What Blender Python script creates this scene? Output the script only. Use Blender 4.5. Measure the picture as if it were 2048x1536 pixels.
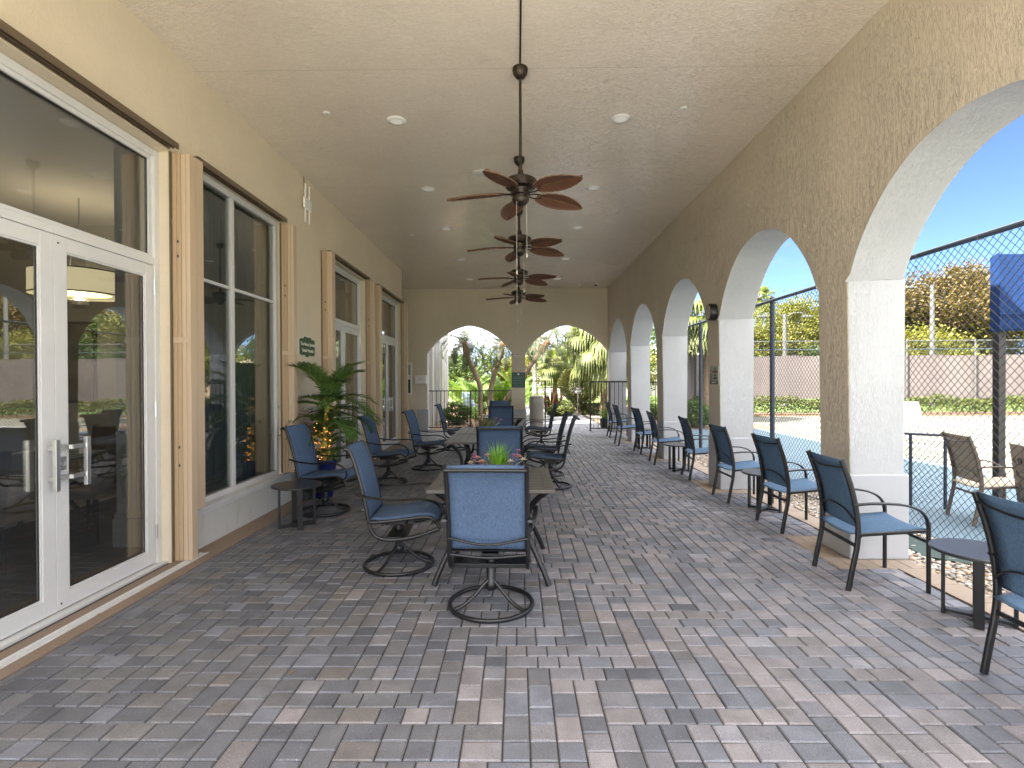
import bpy, math, random
import numpy as np
from mathutils import Vector, Matrix, Quaternion
R = math.radians
random.seed(7)
for o in list(bpy.data.objects): bpy.data.objects.remove(o)
scene = bpy.context.scene
COL = scene.collection

# ------------------------------------------------------------------ camera
H_CAM = 1.48
cam_d = bpy.data.cameras.new('camera'); cam = bpy.data.objects.new('camera', cam_d); COL.objects.link(cam)
scene.camera = cam
cam_d.sensor_width = 36.0; cam_d.lens = 1052.0/2048*36; cam_d.clip_start = 0.05; cam_d.clip_end = 2000
yaw = math.atan(10/1052.); pit = -math.atan(7/1052.); rol = R(0.22)
F = Vector((-math.sin(yaw)*math.cos(pit), math.cos(yaw)*math.cos(pit), math.sin(pit)))
Rt = Vector((math.cos(yaw), math.sin(yaw), 0)); Up = Rt.cross(F)
R2 = Rt*math.cos(rol)-Up*math.sin(rol); U2 = Up*math.cos(rol)+Rt*math.sin(rol)
m = Matrix((R2, U2, -F)).transposed().to_4x4(); m.translation = (0, 0, H_CAM); cam.matrix_world = m

# ------------------------------------------------------------------ world and sun
SUN_EL = R(47); SUN_AZ = (-0.88, -0.475)          # horizontal direction towards the sun
EXPOSURE = 3.12
w = bpy.data.worlds.new('World'); scene.world = w; w.use_nodes = True
nt = w.node_tree; nt.nodes.clear()
out = nt.nodes.new('ShaderNodeOutputWorld'); bg = nt.nodes.new('ShaderNodeBackground')
sky = nt.nodes.new('ShaderNodeTexSky'); sky.sky_type = 'NISHITA'; sky.sun_disc = False
sky.sun_elevation = SUN_EL; sky.sun_rotation = math.atan2(SUN_AZ[0], SUN_AZ[1])
sky.altitude = 0; sky.air_density = 0.29; sky.dust_density = 0.0; sky.ozone_density = 3.0
tc = nt.nodes.new('ShaderNodeTexCoord'); mp = nt.nodes.new('ShaderNodeMapping'); mp.inputs['Scale'].default_value = (1.2, 1.2, 5.5)
nz = nt.nodes.new('ShaderNodeTexNoise'); nz.inputs['Scale'].default_value = 1.7; nz.inputs['Detail'].default_value = 7; nz.inputs['Roughness'].default_value = .62
cr = nt.nodes.new('ShaderNodeValToRGB'); cr.color_ramp.elements[0].position = .46; cr.color_ramp.elements[1].position = .82
cr.color_ramp.elements[1].color = (.4, .4, .4, 1)
mx = nt.nodes.new('ShaderNodeMixRGB'); mx.inputs[2].default_value = (2.8, 3.0, 3.3, 1)
nt.links.new(tc.outputs['Generated'], mp.inputs[0]); nt.links.new(mp.outputs[0], nz.inputs[0]); nt.links.new(nz.outputs[0], cr.inputs[0])
nt.links.new(cr.outputs[0], mx.inputs[0]); nt.links.new(sky.outputs[0], mx.inputs[1]); # unseen bright cloud bank added behind the viewer as fill light for the veranda
sp = nt.nodes.new('ShaderNodeSeparateXYZ'); nt.links.new(tc.outputs['Generated'], sp.inputs[0])
mr = nt.nodes.new('ShaderNodeMapRange'); mr.interpolation_type = 'SMOOTHSTEP'; mr.inputs['From Min'].default_value = .12; mr.inputs['From Max'].default_value = -.22
nt.links.new(sp.outputs['Y'], mr.inputs['Value'])
cr2 = nt.nodes.new('ShaderNodeValToRGB'); cr2.color_ramp.elements[0].position = .30; cr2.color_ramp.elements[1].position = .46
nz2 = nt.nodes.new('ShaderNodeTexNoise'); nz2.inputs['Scale'].default_value = 2.4; nz2.inputs['Detail'].default_value = 6; nt.links.new(mp.outputs[0], nz2.inputs[0]); nt.links.new(nz2.outputs[0], cr2.inputs[0])
mu = nt.nodes.new('ShaderNodeMath'); mu.operation = 'MULTIPLY'; nt.links.new(mr.outputs[0], mu.inputs[0]); nt.links.new(cr2.outputs[0], mu.inputs[1])
mx2 = nt.nodes.new('ShaderNodeMixRGB'); mx2.inputs[2].default_value = (6.6, 6.8, 7.2, 1); nt.links.new(mu.outputs[0], mx2.inputs[0]); nt.links.new(mx.outputs[0], mx2.inputs[1]); 
# broken bright cloud above the view, added as fill light, and a white cloud bank low over the garden straight ahead
def mapr(sock, a, b):
    q = nt.nodes.new('ShaderNodeMapRange'); q.interpolation_type = 'SMOOTHSTEP'; q.inputs['From Min'].default_value = a; q.inputs['From Max'].default_value = b; nt.links.new(sock, q.inputs['Value']); return q.outputs[0]
def mth(op, a, b):
    q = nt.nodes.new('ShaderNodeMath'); q.operation = op
    for i, x in enumerate((a, b)):
        if isinstance(x, (int, float)): q.inputs[i].default_value = x
        else: nt.links.new(x, q.inputs[i])
    return q.outputs[0]
hi_ = mth('MULTIPLY', mapr(sp.outputs['Z'], .44, .60), mapr(nz2.outputs[0], .28, .46))
ah_ = mth('MULTIPLY', mth('MULTIPLY', mapr(mth('ABSOLUTE', sp.outputs['X'], 0), .34, .16), mapr(sp.outputs['Y'], .3, .6)), mapr(nz.outputs[0], .36, .56))
mx3 = nt.nodes.new('ShaderNodeMixRGB'); mx3.inputs[2].default_value = (14.5, 14.7, 15.3, 1); nt.links.new(hi_, mx3.inputs[0]); nt.links.new(mx2.outputs[0], mx3.inputs[1])
mx4 = nt.nodes.new('ShaderNodeMixRGB'); mx4.inputs[2].default_value = (7.0, 7.1, 7.3, 1); nt.links.new(ah_, mx4.inputs[0]); nt.links.new(mx3.outputs[0], mx4.inputs[1]); nt.links.new(mx4.outputs[0], bg.inputs[0])
bg.inputs[1].default_value = 0.065
nt.links.new(bg.outputs[0], out.inputs[0])
sd = bpy.data.lights.new('sun', 'SUN'); sd.energy = 5.0; sd.angle = R(.5); sd.color = (1, .93, .82)
sun = bpy.data.objects.new('sun', sd); COL.objects.link(sun)
dv = Vector((-SUN_AZ[0]*math.cos(SUN_EL), -SUN_AZ[1]*math.cos(SUN_EL), -math.sin(SUN_EL)))
sun.rotation_euler = dv.to_track_quat('-Z', 'Y').to_euler(); sun.location = (-20, -10, 30)
scene.view_settings.view_transform = 'Standard'; scene.view_settings.look = 'None'
scene.view_settings.exposure = EXPOSURE; scene.view_settings.gamma = 1
scene.render.engine = 'CYCLES'
scene.cycles.max_bounces = 10; scene.cycles.diffuse_bounces = 6; scene.cycles.transparent_max_bounces = 24
scene.cycles.caustics_reflective = False; scene.cycles.caustics_refractive = False

# ------------------------------------------------------------------ helpers: objects
def tag(o, label=None, cat=None, group=None, kind=None):
    if label: o['label'] = label
    if cat: o['category'] = cat
    if group: o['group'] = group
    if kind: o['kind'] = kind
    return o
def thing(name, label, cat, loc=(0, 0, 0), rz=0, group=None):
    o = bpy.data.objects.new(name, None); o.empty_display_size = .1; COL.objects.link(o)
    o.location = loc; o.rotation_euler = (0, 0, rz)
    return tag(o, label, cat, group)
def copy_tree(o, parent=None):
    c = o.copy(); COL.objects.link(c); c.parent = parent
    for ch in list(o.children): copy_tree(ch, c)
    return c
def repeat(proto, used, loc, rz, label, sc=None):
    c = copy_tree(proto) if used else proto
    c.location = loc; c.rotation_euler = (0, 0, rz); c['label'] = label
    if sc: c.scale = (sc, sc, sc)
    return c

def smooth(pts, n=6, closed=False):
    P = [Vector(p) for p in pts]; out = []; N = len(P)
    rng = range(N if closed else N-1)
    for i in rng:
        p0 = P[(i-1) % N] if (closed or i > 0) else P[0]*2-P[1]
        p1 = P[i]; p2 = P[(i+1) % N]
        p3 = P[(i+2) % N] if (closed or i+2 < N) else P[-1]*2-P[-2]
        for k in range(n):
            t = k/n
            out.append(.5*((2*p1)+(p2-p0)*t+(2*p0-5*p1+4*p2-p3)*t*t+(3*p1-p0-3*p2+p3)*t*t*t))
    if not closed: out.append(P[-1])
    return out

class MB:
    def __init__(s): s.v = []; s.f = []; s.c = []; s.mi = []; s.cur = None; s.m = 0
    def face(s, idx):
        s.f.append(tuple(idx)); s.c.append(s.cur); s.mi.append(s.m)
    def quad(s, *p):
        b = len(s.v); s.v += [tuple(q) for q in p]; s.face(range(b, b+len(p)))
    def box(s, x0, x1, y0, y1, z0, z1, skip=''):
        b = len(s.v)
        s.v += [(x0, y0, z0), (x1, y0, z0), (x1, y1, z0), (x0, y1, z0), (x0, y0, z1), (x1, y0, z1), (x1, y1, z1), (x0, y1, z1)]
        for k, f in (('b', (0, 3, 2, 1)), ('t', (4, 5, 6, 7)), ('f', (0, 1, 5, 4)), ('r', (1, 2, 6, 5)), ('k', (2, 3, 7, 6)), ('l', (3, 0, 4, 7))):
            if k not in skip: s.face([b+i for i in f])
        return s
    def beam(s, a, b, w, h, up=(0, 0, 1)):
        a = Vector(a); b = Vector(b); d = (b-a).normalized(); up = Vector(up)
        sd = d.cross(up)
        if sd.length < 1e-4: sd = d.cross(Vector((0, 1, 0)))
        sd.normalize(); u = sd.cross(d)
        bb = len(s.v)
        for p in (a, b):
            for i, j in ((-1, -1), (1, -1), (1, 1), (-1, 1)): s.v.append(tuple(p+sd*i*w/2+u*j*h/2))
        for f in ((0, 1, 2, 3), (7, 6, 5, 4), (0, 4, 5, 1), (1, 5, 6, 2), (2, 6, 7, 3), (3, 7, 4, 0)): s.face([bb+i for i in f])
        return s
    def tube(s, path, r, n=8, closed=False, taper=None):
        P = [Vector(p) for p in path]; N = len(P); b = len(s.v)
        t0 = (P[1]-P[0]).normalized(); nrm = t0.orthogonal().normalized(); prev = t0
        for i, p in enumerate(P):
            if closed: t = (P[(i+1) % N]-P[i-1]).normalized()
            else: t = (P[min(i+1, N-1)]-P[max(i-1, 0)]).normalized()
            nrm = (prev.rotation_difference(t) @ nrm); nrm = (nrm-t*nrm.dot(t)).normalized(); prev = t
            bn = t.cross(nrm); rr = r if taper is None else r+(taper-r)*i/(N-1)
            for k in range(n):
                a = 2*math.pi*k/n; s.v.append(tuple(p+(nrm*math.cos(a)+bn*math.sin(a))*rr))
        for i in range(N if closed else N-1):
            for k in range(n):
                a = b+i*n+k; c = b+i*n+(k+1) % n; i2 = (i+1) % N
                s.face((a, c, b+i2*n+(k+1) % n, b+i2*n+k))
        if not closed:
            s.face([b+k for k in range(n)][::-1]); s.face([b+(N-1)*n+k for k in range(n)])
        return s
    def sweep(s, path, w, t, side=(0, 1, 0), off=0):
        """flat bar of width w along side and thickness t, planar path"""
        P = [Vector(p) for p in path]; S = Vector(side).normalized(); N = len(P); b = len(s.v)
        for i, p in enumerate(P):
            tg = (P[min(i+1, N-1)]-P[max(i-1, 0)]).normalized(); nm = S.cross(tg).normalized()
            c = .22*min(w, t)
            for (a, q) in ((-w/2, -t/2+c), (-w/2+c, -t/2), (w/2-c, -t/2), (w/2, -t/2+c), (w/2, t/2-c), (w/2-c, t/2), (-w/2+c, t/2), (-w/2, t/2-c)):
                s.v.append(tuple(p+S*(a+off)+nm*q))
        for i in range(N-1):
            for k in range(8): s.face((b+i*8+k, b+i*8+(k+1) % 8, b+(i+1)*8+(k+1) % 8, b+(i+1)*8+k))
        s.face([b+k for k in range(8)][::-1]); s.face([b+(N-1)*8+k for k in range(8)])
        return s
    def lathe(s, prof, n=24, c=(0, 0, 0), cap=True):
        b = len(s.v); m_ = len(prof)
        for (r, z) in prof:
            for k in range(n):
                a = 2*math.pi*k/n; s.v.append((c[0]+r*math.cos(a), c[1]+r*math.sin(a), c[2]+z))
        for i in range(m_-1):
            for k in range(n): s.face((b+i*n+k, b+i*n+(k+1) % n, b+(i+1)*n+(k+1) % n, b+(i+1)*n+k))
        if cap:
            s.face([b+k for k in range(n)][::-1]); s.face([b+(m_-1)*n+k for k in range(n)])
        return s
    def ribbon(s, rowsA, rowsB):
        b = len(s.v); n = len(rowsA)
        s.v += [tuple(p) for p in rowsA]+[tuple(p) for p in rowsB]
        for i in range(n-1): s.face((b+i, b+i+1, b+n+i+1, b+n+i))
        return s
    def prism(s, poly, axis, a, c):
        """extrude a 2-D polygon along axis (0,1,2) from a to c"""
        b = len(s.v); n = len(poly)
        for t in (a, c):
            for (p, q) in poly:
                s.v.append({0: (t, p, q), 1: (p, t, q), 2: (p, q, t)}[axis])
        s.face([b+i for i in range(n)]); s.face([b+n+i for i in range(n)][::-1])
        for i in range(n): s.face((b+i, b+(i+1) % n, b+n+(i+1) % n, b+n+i))
        return s
    def build(s, name, mats, parent=None, sm=False, bevel=0, loc=None, rot=None, auto=None):
        me = bpy.data.meshes.new(name); me.from_pydata(s.v, [], s.f); me.validate()
        if not isinstance(mats, (list, tuple)): mats = [mats]
        for mm in mats: me.materials.append(mm)
        if len(mats) > 1 and len(me.polygons) == len(s.mi): me.polygons.foreach_set('material_index', s.mi)
        if any(c is not None for c in s.c) and len(me.polygons) == len(s.c):
            at = me.color_attributes.new('Col', 'FLOAT_COLOR', 'CORNER'); buf = []
            for p, c in zip(me.polygons, s.c): buf += list((c or (1, 1, 1))+(1,))*p.loop_total
            at.data.foreach_set('color', buf)
        if sm: me.polygons.foreach_set('use_smooth', [True]*len(me.polygons))
        o = bpy.data.objects.new(name, me); COL.objects.link(o)
        if sm and auto is not False:
            try: me.set_sharp_from_angle(angle=R(auto or 50))
            except Exception: pass
        if parent: o.parent = parent
        if loc: o.location = loc
        if rot: o.rotation_euler = rot
        if bevel:
            md = o.modifiers.new('bevel', 'BEVEL'); md.width = bevel; md.segments = 2; md.limit_method = 'ANGLE'; md.angle_limit = R(40)
        return o

# ------------------------------------------------------------------ helpers: materials
class Mat:
    def __init__(s, name, color=(.5, .5, .5), rough=.6, metal=0, spec=.5):
        s.m = bpy.data.materials.new(name); s.m.use_nodes = True; s.nt = s.m.node_tree
        s.b = s.nt.nodes['Principled BSDF']; s.out = s.nt.nodes['Material Output']
        s.b.inputs['Base Color'].default_value = (*color, 1); s.b.inputs['Roughness'].default_value = rough
        s.b.inputs['Metallic'].default_value = metal; s.b.inputs['Specular IOR Level'].default_value = spec
        s.color = color
    def n(s, t, **k):
        nd = s.nt.nodes.new(t)
        for a, v in k.items():
            if a in nd.inputs.keys() if False else False: pass
            setattr(nd, a, v)
        return nd
    def link(s, a, b): s.nt.links.new(a, b)
    def pos(s, scale=(1, 1, 1), obj=False, rot=(0, 0, 0)):
        if obj: src = s.n('ShaderNodeTexCoord').outputs['Object']
        else: src = s.n('ShaderNodeNewGeometry').outputs['Position']
        mp = s.n('ShaderNodeMapping'); mp.inputs['Scale'].default_value = scale; mp.inputs['Rotation'].default_value = rot
        s.link(src, mp.inputs[0]); return mp.outputs[0]
    def noise(s, vec, scale, detail=4, rough=.55, dist=0):
        nd = s.n('ShaderNodeTexNoise'); nd.inputs['Scale'].default_value = scale; nd.inputs['Detail'].default_value = detail
        nd.inputs['Roughness'].default_value = rough; nd.inputs['Distortion'].default_value = dist
        s.link(vec, nd.inputs['Vector']); return nd.outputs['Fac']
    def ramp(s, fac, stops):
        nd = s.n('ShaderNodeValToRGB'); e = nd.color_ramp.elements
        while len(e) < len(stops): e.new(.5)
        for i, (p, c) in enumerate(stops):
            e[i].position = p; c = c if isinstance(c, (tuple, list)) else (c, c, c); e[i].color = (*c[:3], 1)
        s.link(fac, nd.inputs[0]); return nd.outputs[0]
    def mix(s, fac, a, b, mode='MIX'):
        nd = s.n('ShaderNodeMixRGB'); nd.blend_type = mode
        for i, x in ((0, fac), (1, a), (2, b)):
            if isinstance(x, (int, float)): nd.inputs[i].default_value = x
            elif isinstance(x, tuple): nd.inputs[i].default_value = (*x[:3], 1)
            else: s.link(x, nd.inputs[i])
        return nd.outputs[0]
    def math(s, op, a, b=0, c=None):
        nd = s.n('ShaderNodeMath'); nd.operation = op
        for i, x in enumerate((a, b) if c is None else (a, b, c)):
            if isinstance(x, (int, float)): nd.inputs[i].default_value = x
            else: s.link(x, nd.inputs[i])
        return nd.outputs[0]
    def col(s, x): s.link(x, s.b.inputs['Base Color']); return s
    def rough(s, x): s.link(x, s.b.inputs['Roughness']); return s
    def bump(s, h, strength=.5, dist=.01, prev=None):
        nd = s.n('ShaderNodeBump'); nd.inputs['Strength'].default_value = strength; nd.inputs['Distance'].default_value = dist
        s.link(h, nd.inputs['Height'])
        if prev is not None: s.link(prev, nd.inputs['Normal'])
        s.link(nd.outputs[0], s.b.inputs['Normal']); s.link(nd.outputs[0], s.b.inputs['Coat Normal']); return nd.outputs[0]
    def vary(s, amt=.08, scale=3, vec=None):
        """gentle mottling of the base colour"""
        v = vec or s.pos(); f = s.noise(v, scale, 5)
        lo = tuple(c*(1-amt) for c in s.color); hi = tuple(min(1, c*(1+amt)) for c in s.color)
        s.col(s.ramp(f, [(.3, lo), (.7, hi)])); return s

def stucco(name, color, stretch=(1, 1, 1), strength=.7, sc=9, rough=.6, dirt=.06, rot=(0, 0, 0), seams=None, spec=.5, dist=.012):
    M = Mat(name, color, rough, spec=spec)
    v = M.pos(stretch, rot=rot)
    a = M.noise(v, sc, 4, .55, .9); b = M.noise(v, sc*3.1, 3, .6, .6); msk = M.noise(M.pos(), 1.3, 3)
    ridge = M.ramp(a, [(.486, 0), (.502, 1), (.506, 1), (.520, 0)])     # trowelled ridges
    ridge2 = M.ramp(b, [(.5, 0), (.56, .8), (.62, 0)])
    mk = M.ramp(msk, [(.42, .1), (.64, 1)])
    h = M.math('MULTIPLY', ridge, mk); h = M.math('ADD', h, M.math('MULTIPLY', ridge2, .35))
    h = M.math('ADD', h, M.math('MULTIPLY', M.noise(v, sc*.45, 2), .35))
    if seams:
        sep = M.n('ShaderNodeSeparateXYZ'); M.link(M.pos(), sep.inputs[0])
        y = sep.outputs['XYZ'.index(seams[2]) if len(seams) > 2 else 1]
        t = M.math('FRACT', M.math('DIVIDE', M.math('SUBTRACT', y, seams[0]-100*seams[1]), seams[1]))
        g = M.math('LESS_THAN', t, .006/seams[1]*1.5)
        h = M.math('SUBTRACT', h, M.math('MULTIPLY', g, 2.5)); seam = g
    M.bump(h, strength, dist)
    f = M.noise(M.pos(), .9, 5); f2 = M.noise(M.pos(), 5, 4)
    c1 = M.ramp(f, [(.3, tuple(c*(1-dirt) for c in color)), (.7, tuple(min(1, c*(1+dirt)) for c in color))])
    c2 = M.mix(.12, c1, M.ramp(f2, [(.35, tuple(c*.8 for c in color)), (.7, color)]))
    c3 = M.mix(M.math('MULTIPLY', ridge, .10), c2, tuple(min(1, c*1.2) for c in color))
    if seams: c3 = M.mix(M.math('MULTIPLY', seam, .35), c3, tuple(c*.5 for c in color))
    M.col(c3)
    return M.m

KH = (.47, .385, .265)
M_wall_left = stucco('khaki_wall', (.66, .575, .44), (1, 1, 1), .35, 7, .55)
M_wall_right = stucco('taupe_wall', (.63, .55, .44), (1, 3.2, .6), .75, 9, .6)
M_wall_end = stucco('end_wall_paint', (.66, .58, .45), (3.2, 1, .7), .42, 9, .6)
M_ceiling = stucco('ceiling_plaster', (.79, .71, .60), (.8, 2.2, 1), .85, 8, .27, seams=(4.6, 2.78), dist=.010, spec=.75)
M_ceiling.node_tree.nodes['Principled BSDF'].inputs['Coat Weight'].default_value = 1.0; M_ceiling.node_tree.nodes['Principled BSDF'].inputs['Coat Roughness'].default_value = .16
M_reveal = stucco('white_reveal', (.47, .47, .47), (3.0, 1, .6), .5, 11, .6, dist=.011)
M_trimwhite = Mat('plinth_paint', (.41, .41, .42), .5); M_trimwhite.vary(.07, 2.2)
M_trimwhite.bump(M_trimwhite.noise(M_trimwhite.pos(), 16, 4), .18, .01); M_trimwhite = M_trimwhite.m
Mx = Mat('stained_plinth', (.70, .69, .65), .55)
_v = Mx.pos((1, 2.2, .6)); _s = Mx.noise(_v, 3.2, 5, .6)
Mx.col(Mx.mix(Mx.ramp(_s, [(.55, 0), (.85, .55)]), (.58, .58, .56), (.27, .22, .16))); Mx.bump(Mx.noise(Mx.pos(), 20, 4), .2, .01); M_plinth_left = Mx.m

M_alu = Mat('white_aluminium', (.62, .62, .62), .35); M_alu.vary(.04, 4); M_alu = M_alu.m
M_flat_black = Mat('gasket_black', (.02, .02, .02), .5).m  # plain black for gaskets, screws, lettering and other dark parts
M_shutter = Mat('beige_shutter', (.46, .335, .21), .42); M_shutter = M_shutter.m
M_shutter2 = Mat('beige_shutter_pale', (.54, .415, .29), .42); M_shutter2 = M_shutter2.m
M_bronze = Mat('bronze_track', (.16, .115, .075), .4, .3).m
M_steel = Mat('brushed_steel', (.62, .62, .62), .3, .9).m
M_black = Mat('dark_frame_metal', (.009, .009, .010), .34); M_black.b.inputs['Coat Weight'].default_value = .05
M_black.rough(M_black.ramp(M_black.noise(M_black.pos(obj=True), 40, 3), [(.3, .28), (.7, .46)])); M_black = M_black.m
M_brownmetal = Mat('tan_frame_metal', (.12, .085, .06), .4).m
def fabric(name, col, vert=1, tl=.12):
    M = Mat(name, col, .8, spec=.25); v = M.pos((1, 1, 1), obj=True)
    a = M.noise(M.pos((260, 260, 18), obj=True), 1, 2); b = M.noise(M.pos((30, 260, 260), obj=True), 1, 2)
    f = M.math('ADD', M.math('MULTIPLY', a, .6), M.math('MULTIPLY', b, .4))
    lo = tuple(c*.62 for c in col); hi = tuple(min(1, c*1.45) for c in col)
    c = M.ramp(f, [(.36, lo), (.62, hi)]); M.col(M.mix(.08, c, M.ramp(M.noise(v, 7, 3), [(.35, lo), (.7, hi)])))
    M.bump(f, .25, .002, None)
    t = M.n('ShaderNodeBsdfTranslucent'); t.inputs[0].default_value = (*[min(1, c*1.5) for c in col], 1)
    mx = M.n('ShaderNodeMixShader'); mx.inputs[0].default_value = tl
    M.link(M.b.outputs[0], mx.inputs[1]); M.link(t.outputs[0], mx.inputs[2]); M.link(mx.outputs[0], M.out.inputs[0]); return M.m
M_sling = fabric('denim_blue_sling', (.075, .118, .20))
M_sling2 = fabric('blue_sling', (.09, .155, .245))
M_tansling = fabric('tan_sling', (.40, .33, .25))
M_awning = fabric('blue_canvas', (.003, .020, .08), tl=.05)
M_fan = Mat('fan_bronze', (.03, .02, .014), .36, .4).m
Mb = Mat('fan_blade_brown', (.125, .058, .032), .6); M_blade = Mb.m
def wood_like(): pass
M_blade_light = Mat('fan_blade_rib', (.16, .09, .05), .5).m
M_white = Mat('white_plastic', (.78, .77, .74), .4).m
M_lens = Mat('light_lens', (.86, .84, .78), .35); M_lens.b.inputs['Emission Color'].default_value = (1, .93, .8, 1); M_lens.b.inputs['Emission Strength'].default_value = .02; M_lens = M_lens.m
M_pull = Mat('pale_cord', (.6, .57, .5), .5).m
def glass(name, tint=(.93, .97, .95), ior=.1, rough=0.0):
    mm = bpy.data.materials.new(name); mm.use_nodes = True; t = mm.node_tree; t.nodes.clear()
    o = t.nodes.new('ShaderNodeOutputMaterial'); g = t.nodes.new('ShaderNodeBsdfGlossy'); g.inputs['Roughness'].default_value = rough
    tr = t.nodes.new('ShaderNodeBsdfTransparent'); tr.inputs[0].default_value = (*tint, 1)
    lw_ = t.nodes.new('ShaderNodeLayerWeight'); lw_.inputs[0].default_value = .5; pw = t.nodes.new('ShaderNodeMath'); pw.operation = 'POWER'; pw.inputs[1].default_value = 4.0
    t.links.new(lw_.outputs['Facing'], pw.inputs[0]); fr = t.nodes.new('ShaderNodeMath'); fr.operation = 'MULTIPLY_ADD'; fr.inputs[1].default_value = 1-ior; fr.inputs[2].default_value = ior; t.links.new(pw.outputs[0], fr.inputs[0]); mx = t.nodes.new('ShaderNodeMixShader')
    t.links.new(fr.outputs[0], mx.inputs[0]); t.links.new(tr.outputs[0], mx.inputs[1]); t.links.new(g.outputs[0], mx.inputs[2]); t.links.new(mx.outputs[0], o.inputs[0])
    return mm
M_glass = glass('door_glass', (.86, .88, .87), .17)
M_tint = glass('tinted_glass', (.74, .78, .77), .15)

# ------------------------------------------------------------------ materials: ground
Mp = Mat('paver_concrete', (.25, .24, .24), .78, spec=.35)
at = Mp.n('ShaderNodeVertexColor'); at.layer_name = 'Col'
gr = Mp.noise(Mp.pos(), 220, 3, .7); bl = Mp.noise(Mp.pos(), 7, 4, .6); st = Mp.noise(Mp.pos(), .8, 4)
c = Mp.mix(.55, at.outputs[0], Mp.ramp(gr, [(.25, .15), (.5, .5), (.75, .95)]), 'OVERLAY')
c = Mp.mix(.55, c, Mp.ramp(bl, [(.3, .33), (.7, .67)]), 'OVERLAY')
c = Mp.mix(Mp.ramp(Mp.noise(Mp.pos(), 130, 2, .5), [(.70, 0), (.74, .55)]), c, (.55, .54, .52))
c = Mp.mix(Mp.ramp(Mp.noise(Mp.pos(), 2.6, 4, .7), [(.66, 0), (.82, .3)]), c, (.50, .51, .53))
c = Mp.mix(Mp.ramp(Mp.noise(Mp.pos((1, 1, 1), rot=(0, 0, .6)), 9, 3, .6), [(.735, 0), (.77, .55)]), c, (.33, .14, .05))
Mp.col(c); Mp.bump(Mp.math('ADD', gr, Mp.math('MULTIPLY', bl, 2.5)), .35, .003)
Mp.rough(Mp.ramp(st, [(.3, .42), (.7, .62)])); M_paver = Mp.m
M_joint = Mat('joint_sand', (.045, .04, .035), .95); M_joint.vary(.3, 30); M_joint = M_joint.m
def rough_ground(name, c1, c2, sc=30, bumpd=.01, rough=.9, big=2.0):
    M = Mat(name, c1, rough, spec=.3); f = M.noise(M.pos(), sc, 6, .65); g = M.noise(M.pos(), big, 4)
    M.col(M.mix(M.ramp(g, [(.35, 0), (.65, .6)]), M.ramp(f, [(.3, c1), (.7, c2)]), c2)); M.bump(f, .5, bumpd); return M.m
M_tan = rough_ground('tan_border', (.28, .215, .16), (.34, .265, .205), 60, .003, .8, 1.5)
M_concband = rough_ground('brown_concrete_band', (.22, .16, .12), (.28, .21, .16), 50, .003, .75, 3)
M_conc = rough_ground('concrete', (.36, .335, .29), (.44, .41, .36), 40, .003)
M_soil = rough_ground('soil', (.10, .085, .065), (.17, .145, .11), 40, .02)
M_mulch = rough_ground('mulch', (.12, .07, .04), (.20, .13, .08), 25, .04)
M_lawn = rough_ground('lawn', (.05, .09, .02), (.10, .15, .04), 20, .03)
M_court = rough_ground('court_clay', (.095, .092, .075), (.12, .115, .093), 60, .002, .85, .6)
M_court_shade = rough_ground('court_blue_shade', (.10, .145, .175), (.12, .17, .20), 60, .002, .8, .7)  # blue stands in for the building's shade on the court
M_line = Mat('court_line', (.75, .75, .72), .6).m
Mg = Mat('pebble', (.4, .33, .26), .7)
ag = Mg.n('ShaderNodeVertexColor'); ag.layer_name = 'Col'
Mg.col(Mg.mix(.4, ag.outputs[0], Mg.ramp(Mg.noise(Mg.pos(), 60, 4), [(.3, .2), (.7, .8)]), 'OVERLAY')); M_pebble = Mg.m

def leafmat(name, dark, light, trans=.35, sc=1.2, rough=.55):
    M = Mat(name, dark, rough, spec=.35)
    f = M.noise(M.pos(), sc, 3); g = M.noise(M.pos(), sc*9, 2)
    c = M.ramp(f, [(.32, dark), (.68, light)])
    c = M.mix(.55, c, M.ramp(g, [(.3, tuple(x*.6 for x in dark)), (.7, tuple(min(1, x*1.25) for x in light))])); M.col(c)
    t = M.n('ShaderNodeBsdfTranslucent'); M.link(M.mix(1, c, (1.5, 1.6, .9), 'MULTIPLY'), t.inputs[0])
    mx = M.n('ShaderNodeMixShader'); mx.inputs[0].default_value = trans
    M.link(M.b.outputs[0], mx.inputs[1]); M.link(t.outputs[0], mx.inputs[2]); M.link(mx.outputs[0], M.out.inputs[0]); return M.m
M_potpalm = leafmat('artificial_palm_leaf', (.04, .09, .022), (.10, .19, .05), .2, 3)
M_frond = leafmat('palm_frond', (.025, .050, .015), (.065, .099, .030))
M_frondgrey = leafmat('date_palm_frond', (.028, .044, .020), (.063, .079, .040))
M_areca = leafmat('areca_frond', (.040, .085, .010), (.109, .179, .025))
M_fanpalm = leafmat('fan_palm_leaf', (.050, .085, .015), (.149, .159, .050))
M_drygold = leafmat('dry_fan_leaf', (.07, .095, .025), (.17, .185, .065))
M_shrub = leafmat('round_shrub_leaf', (.065, .079, .015), (.179, .169, .045), .3, 2.5)
M_bush = leafmat('bush_leaf', (.045, .085, .02), (.13, .19, .05), .3, 2)
M_hedge = leafmat('hedge_leaf', (.035, .055, .010), (.099, .109, .030), .3, 1.5)
M_treegold = leafmat('copper_tree_leaf', (.052, .036, .012), (.13, .092, .028), .3, .5)
M_treeyel = leafmat('yellow_tree_leaf', (.075, .085, .010), (.179, .169, .025), .35, .4)
M_treegreen = leafmat('green_tree_leaf', (.025, .050, .010), (.075, .109, .025), .3, .4)
M_red = leafmat('red_leaf', (.039, .011, .011), (.083, .028, .022), .3, 3)
Mk = Mat('palm_bark', (.20, .14, .09), .9); Mk.vary(.3, 10); Mk.bump(Mk.noise(Mk.pos((1, 1, 6)), 10, 4), .8, .03); M_bark = Mk.m
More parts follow.
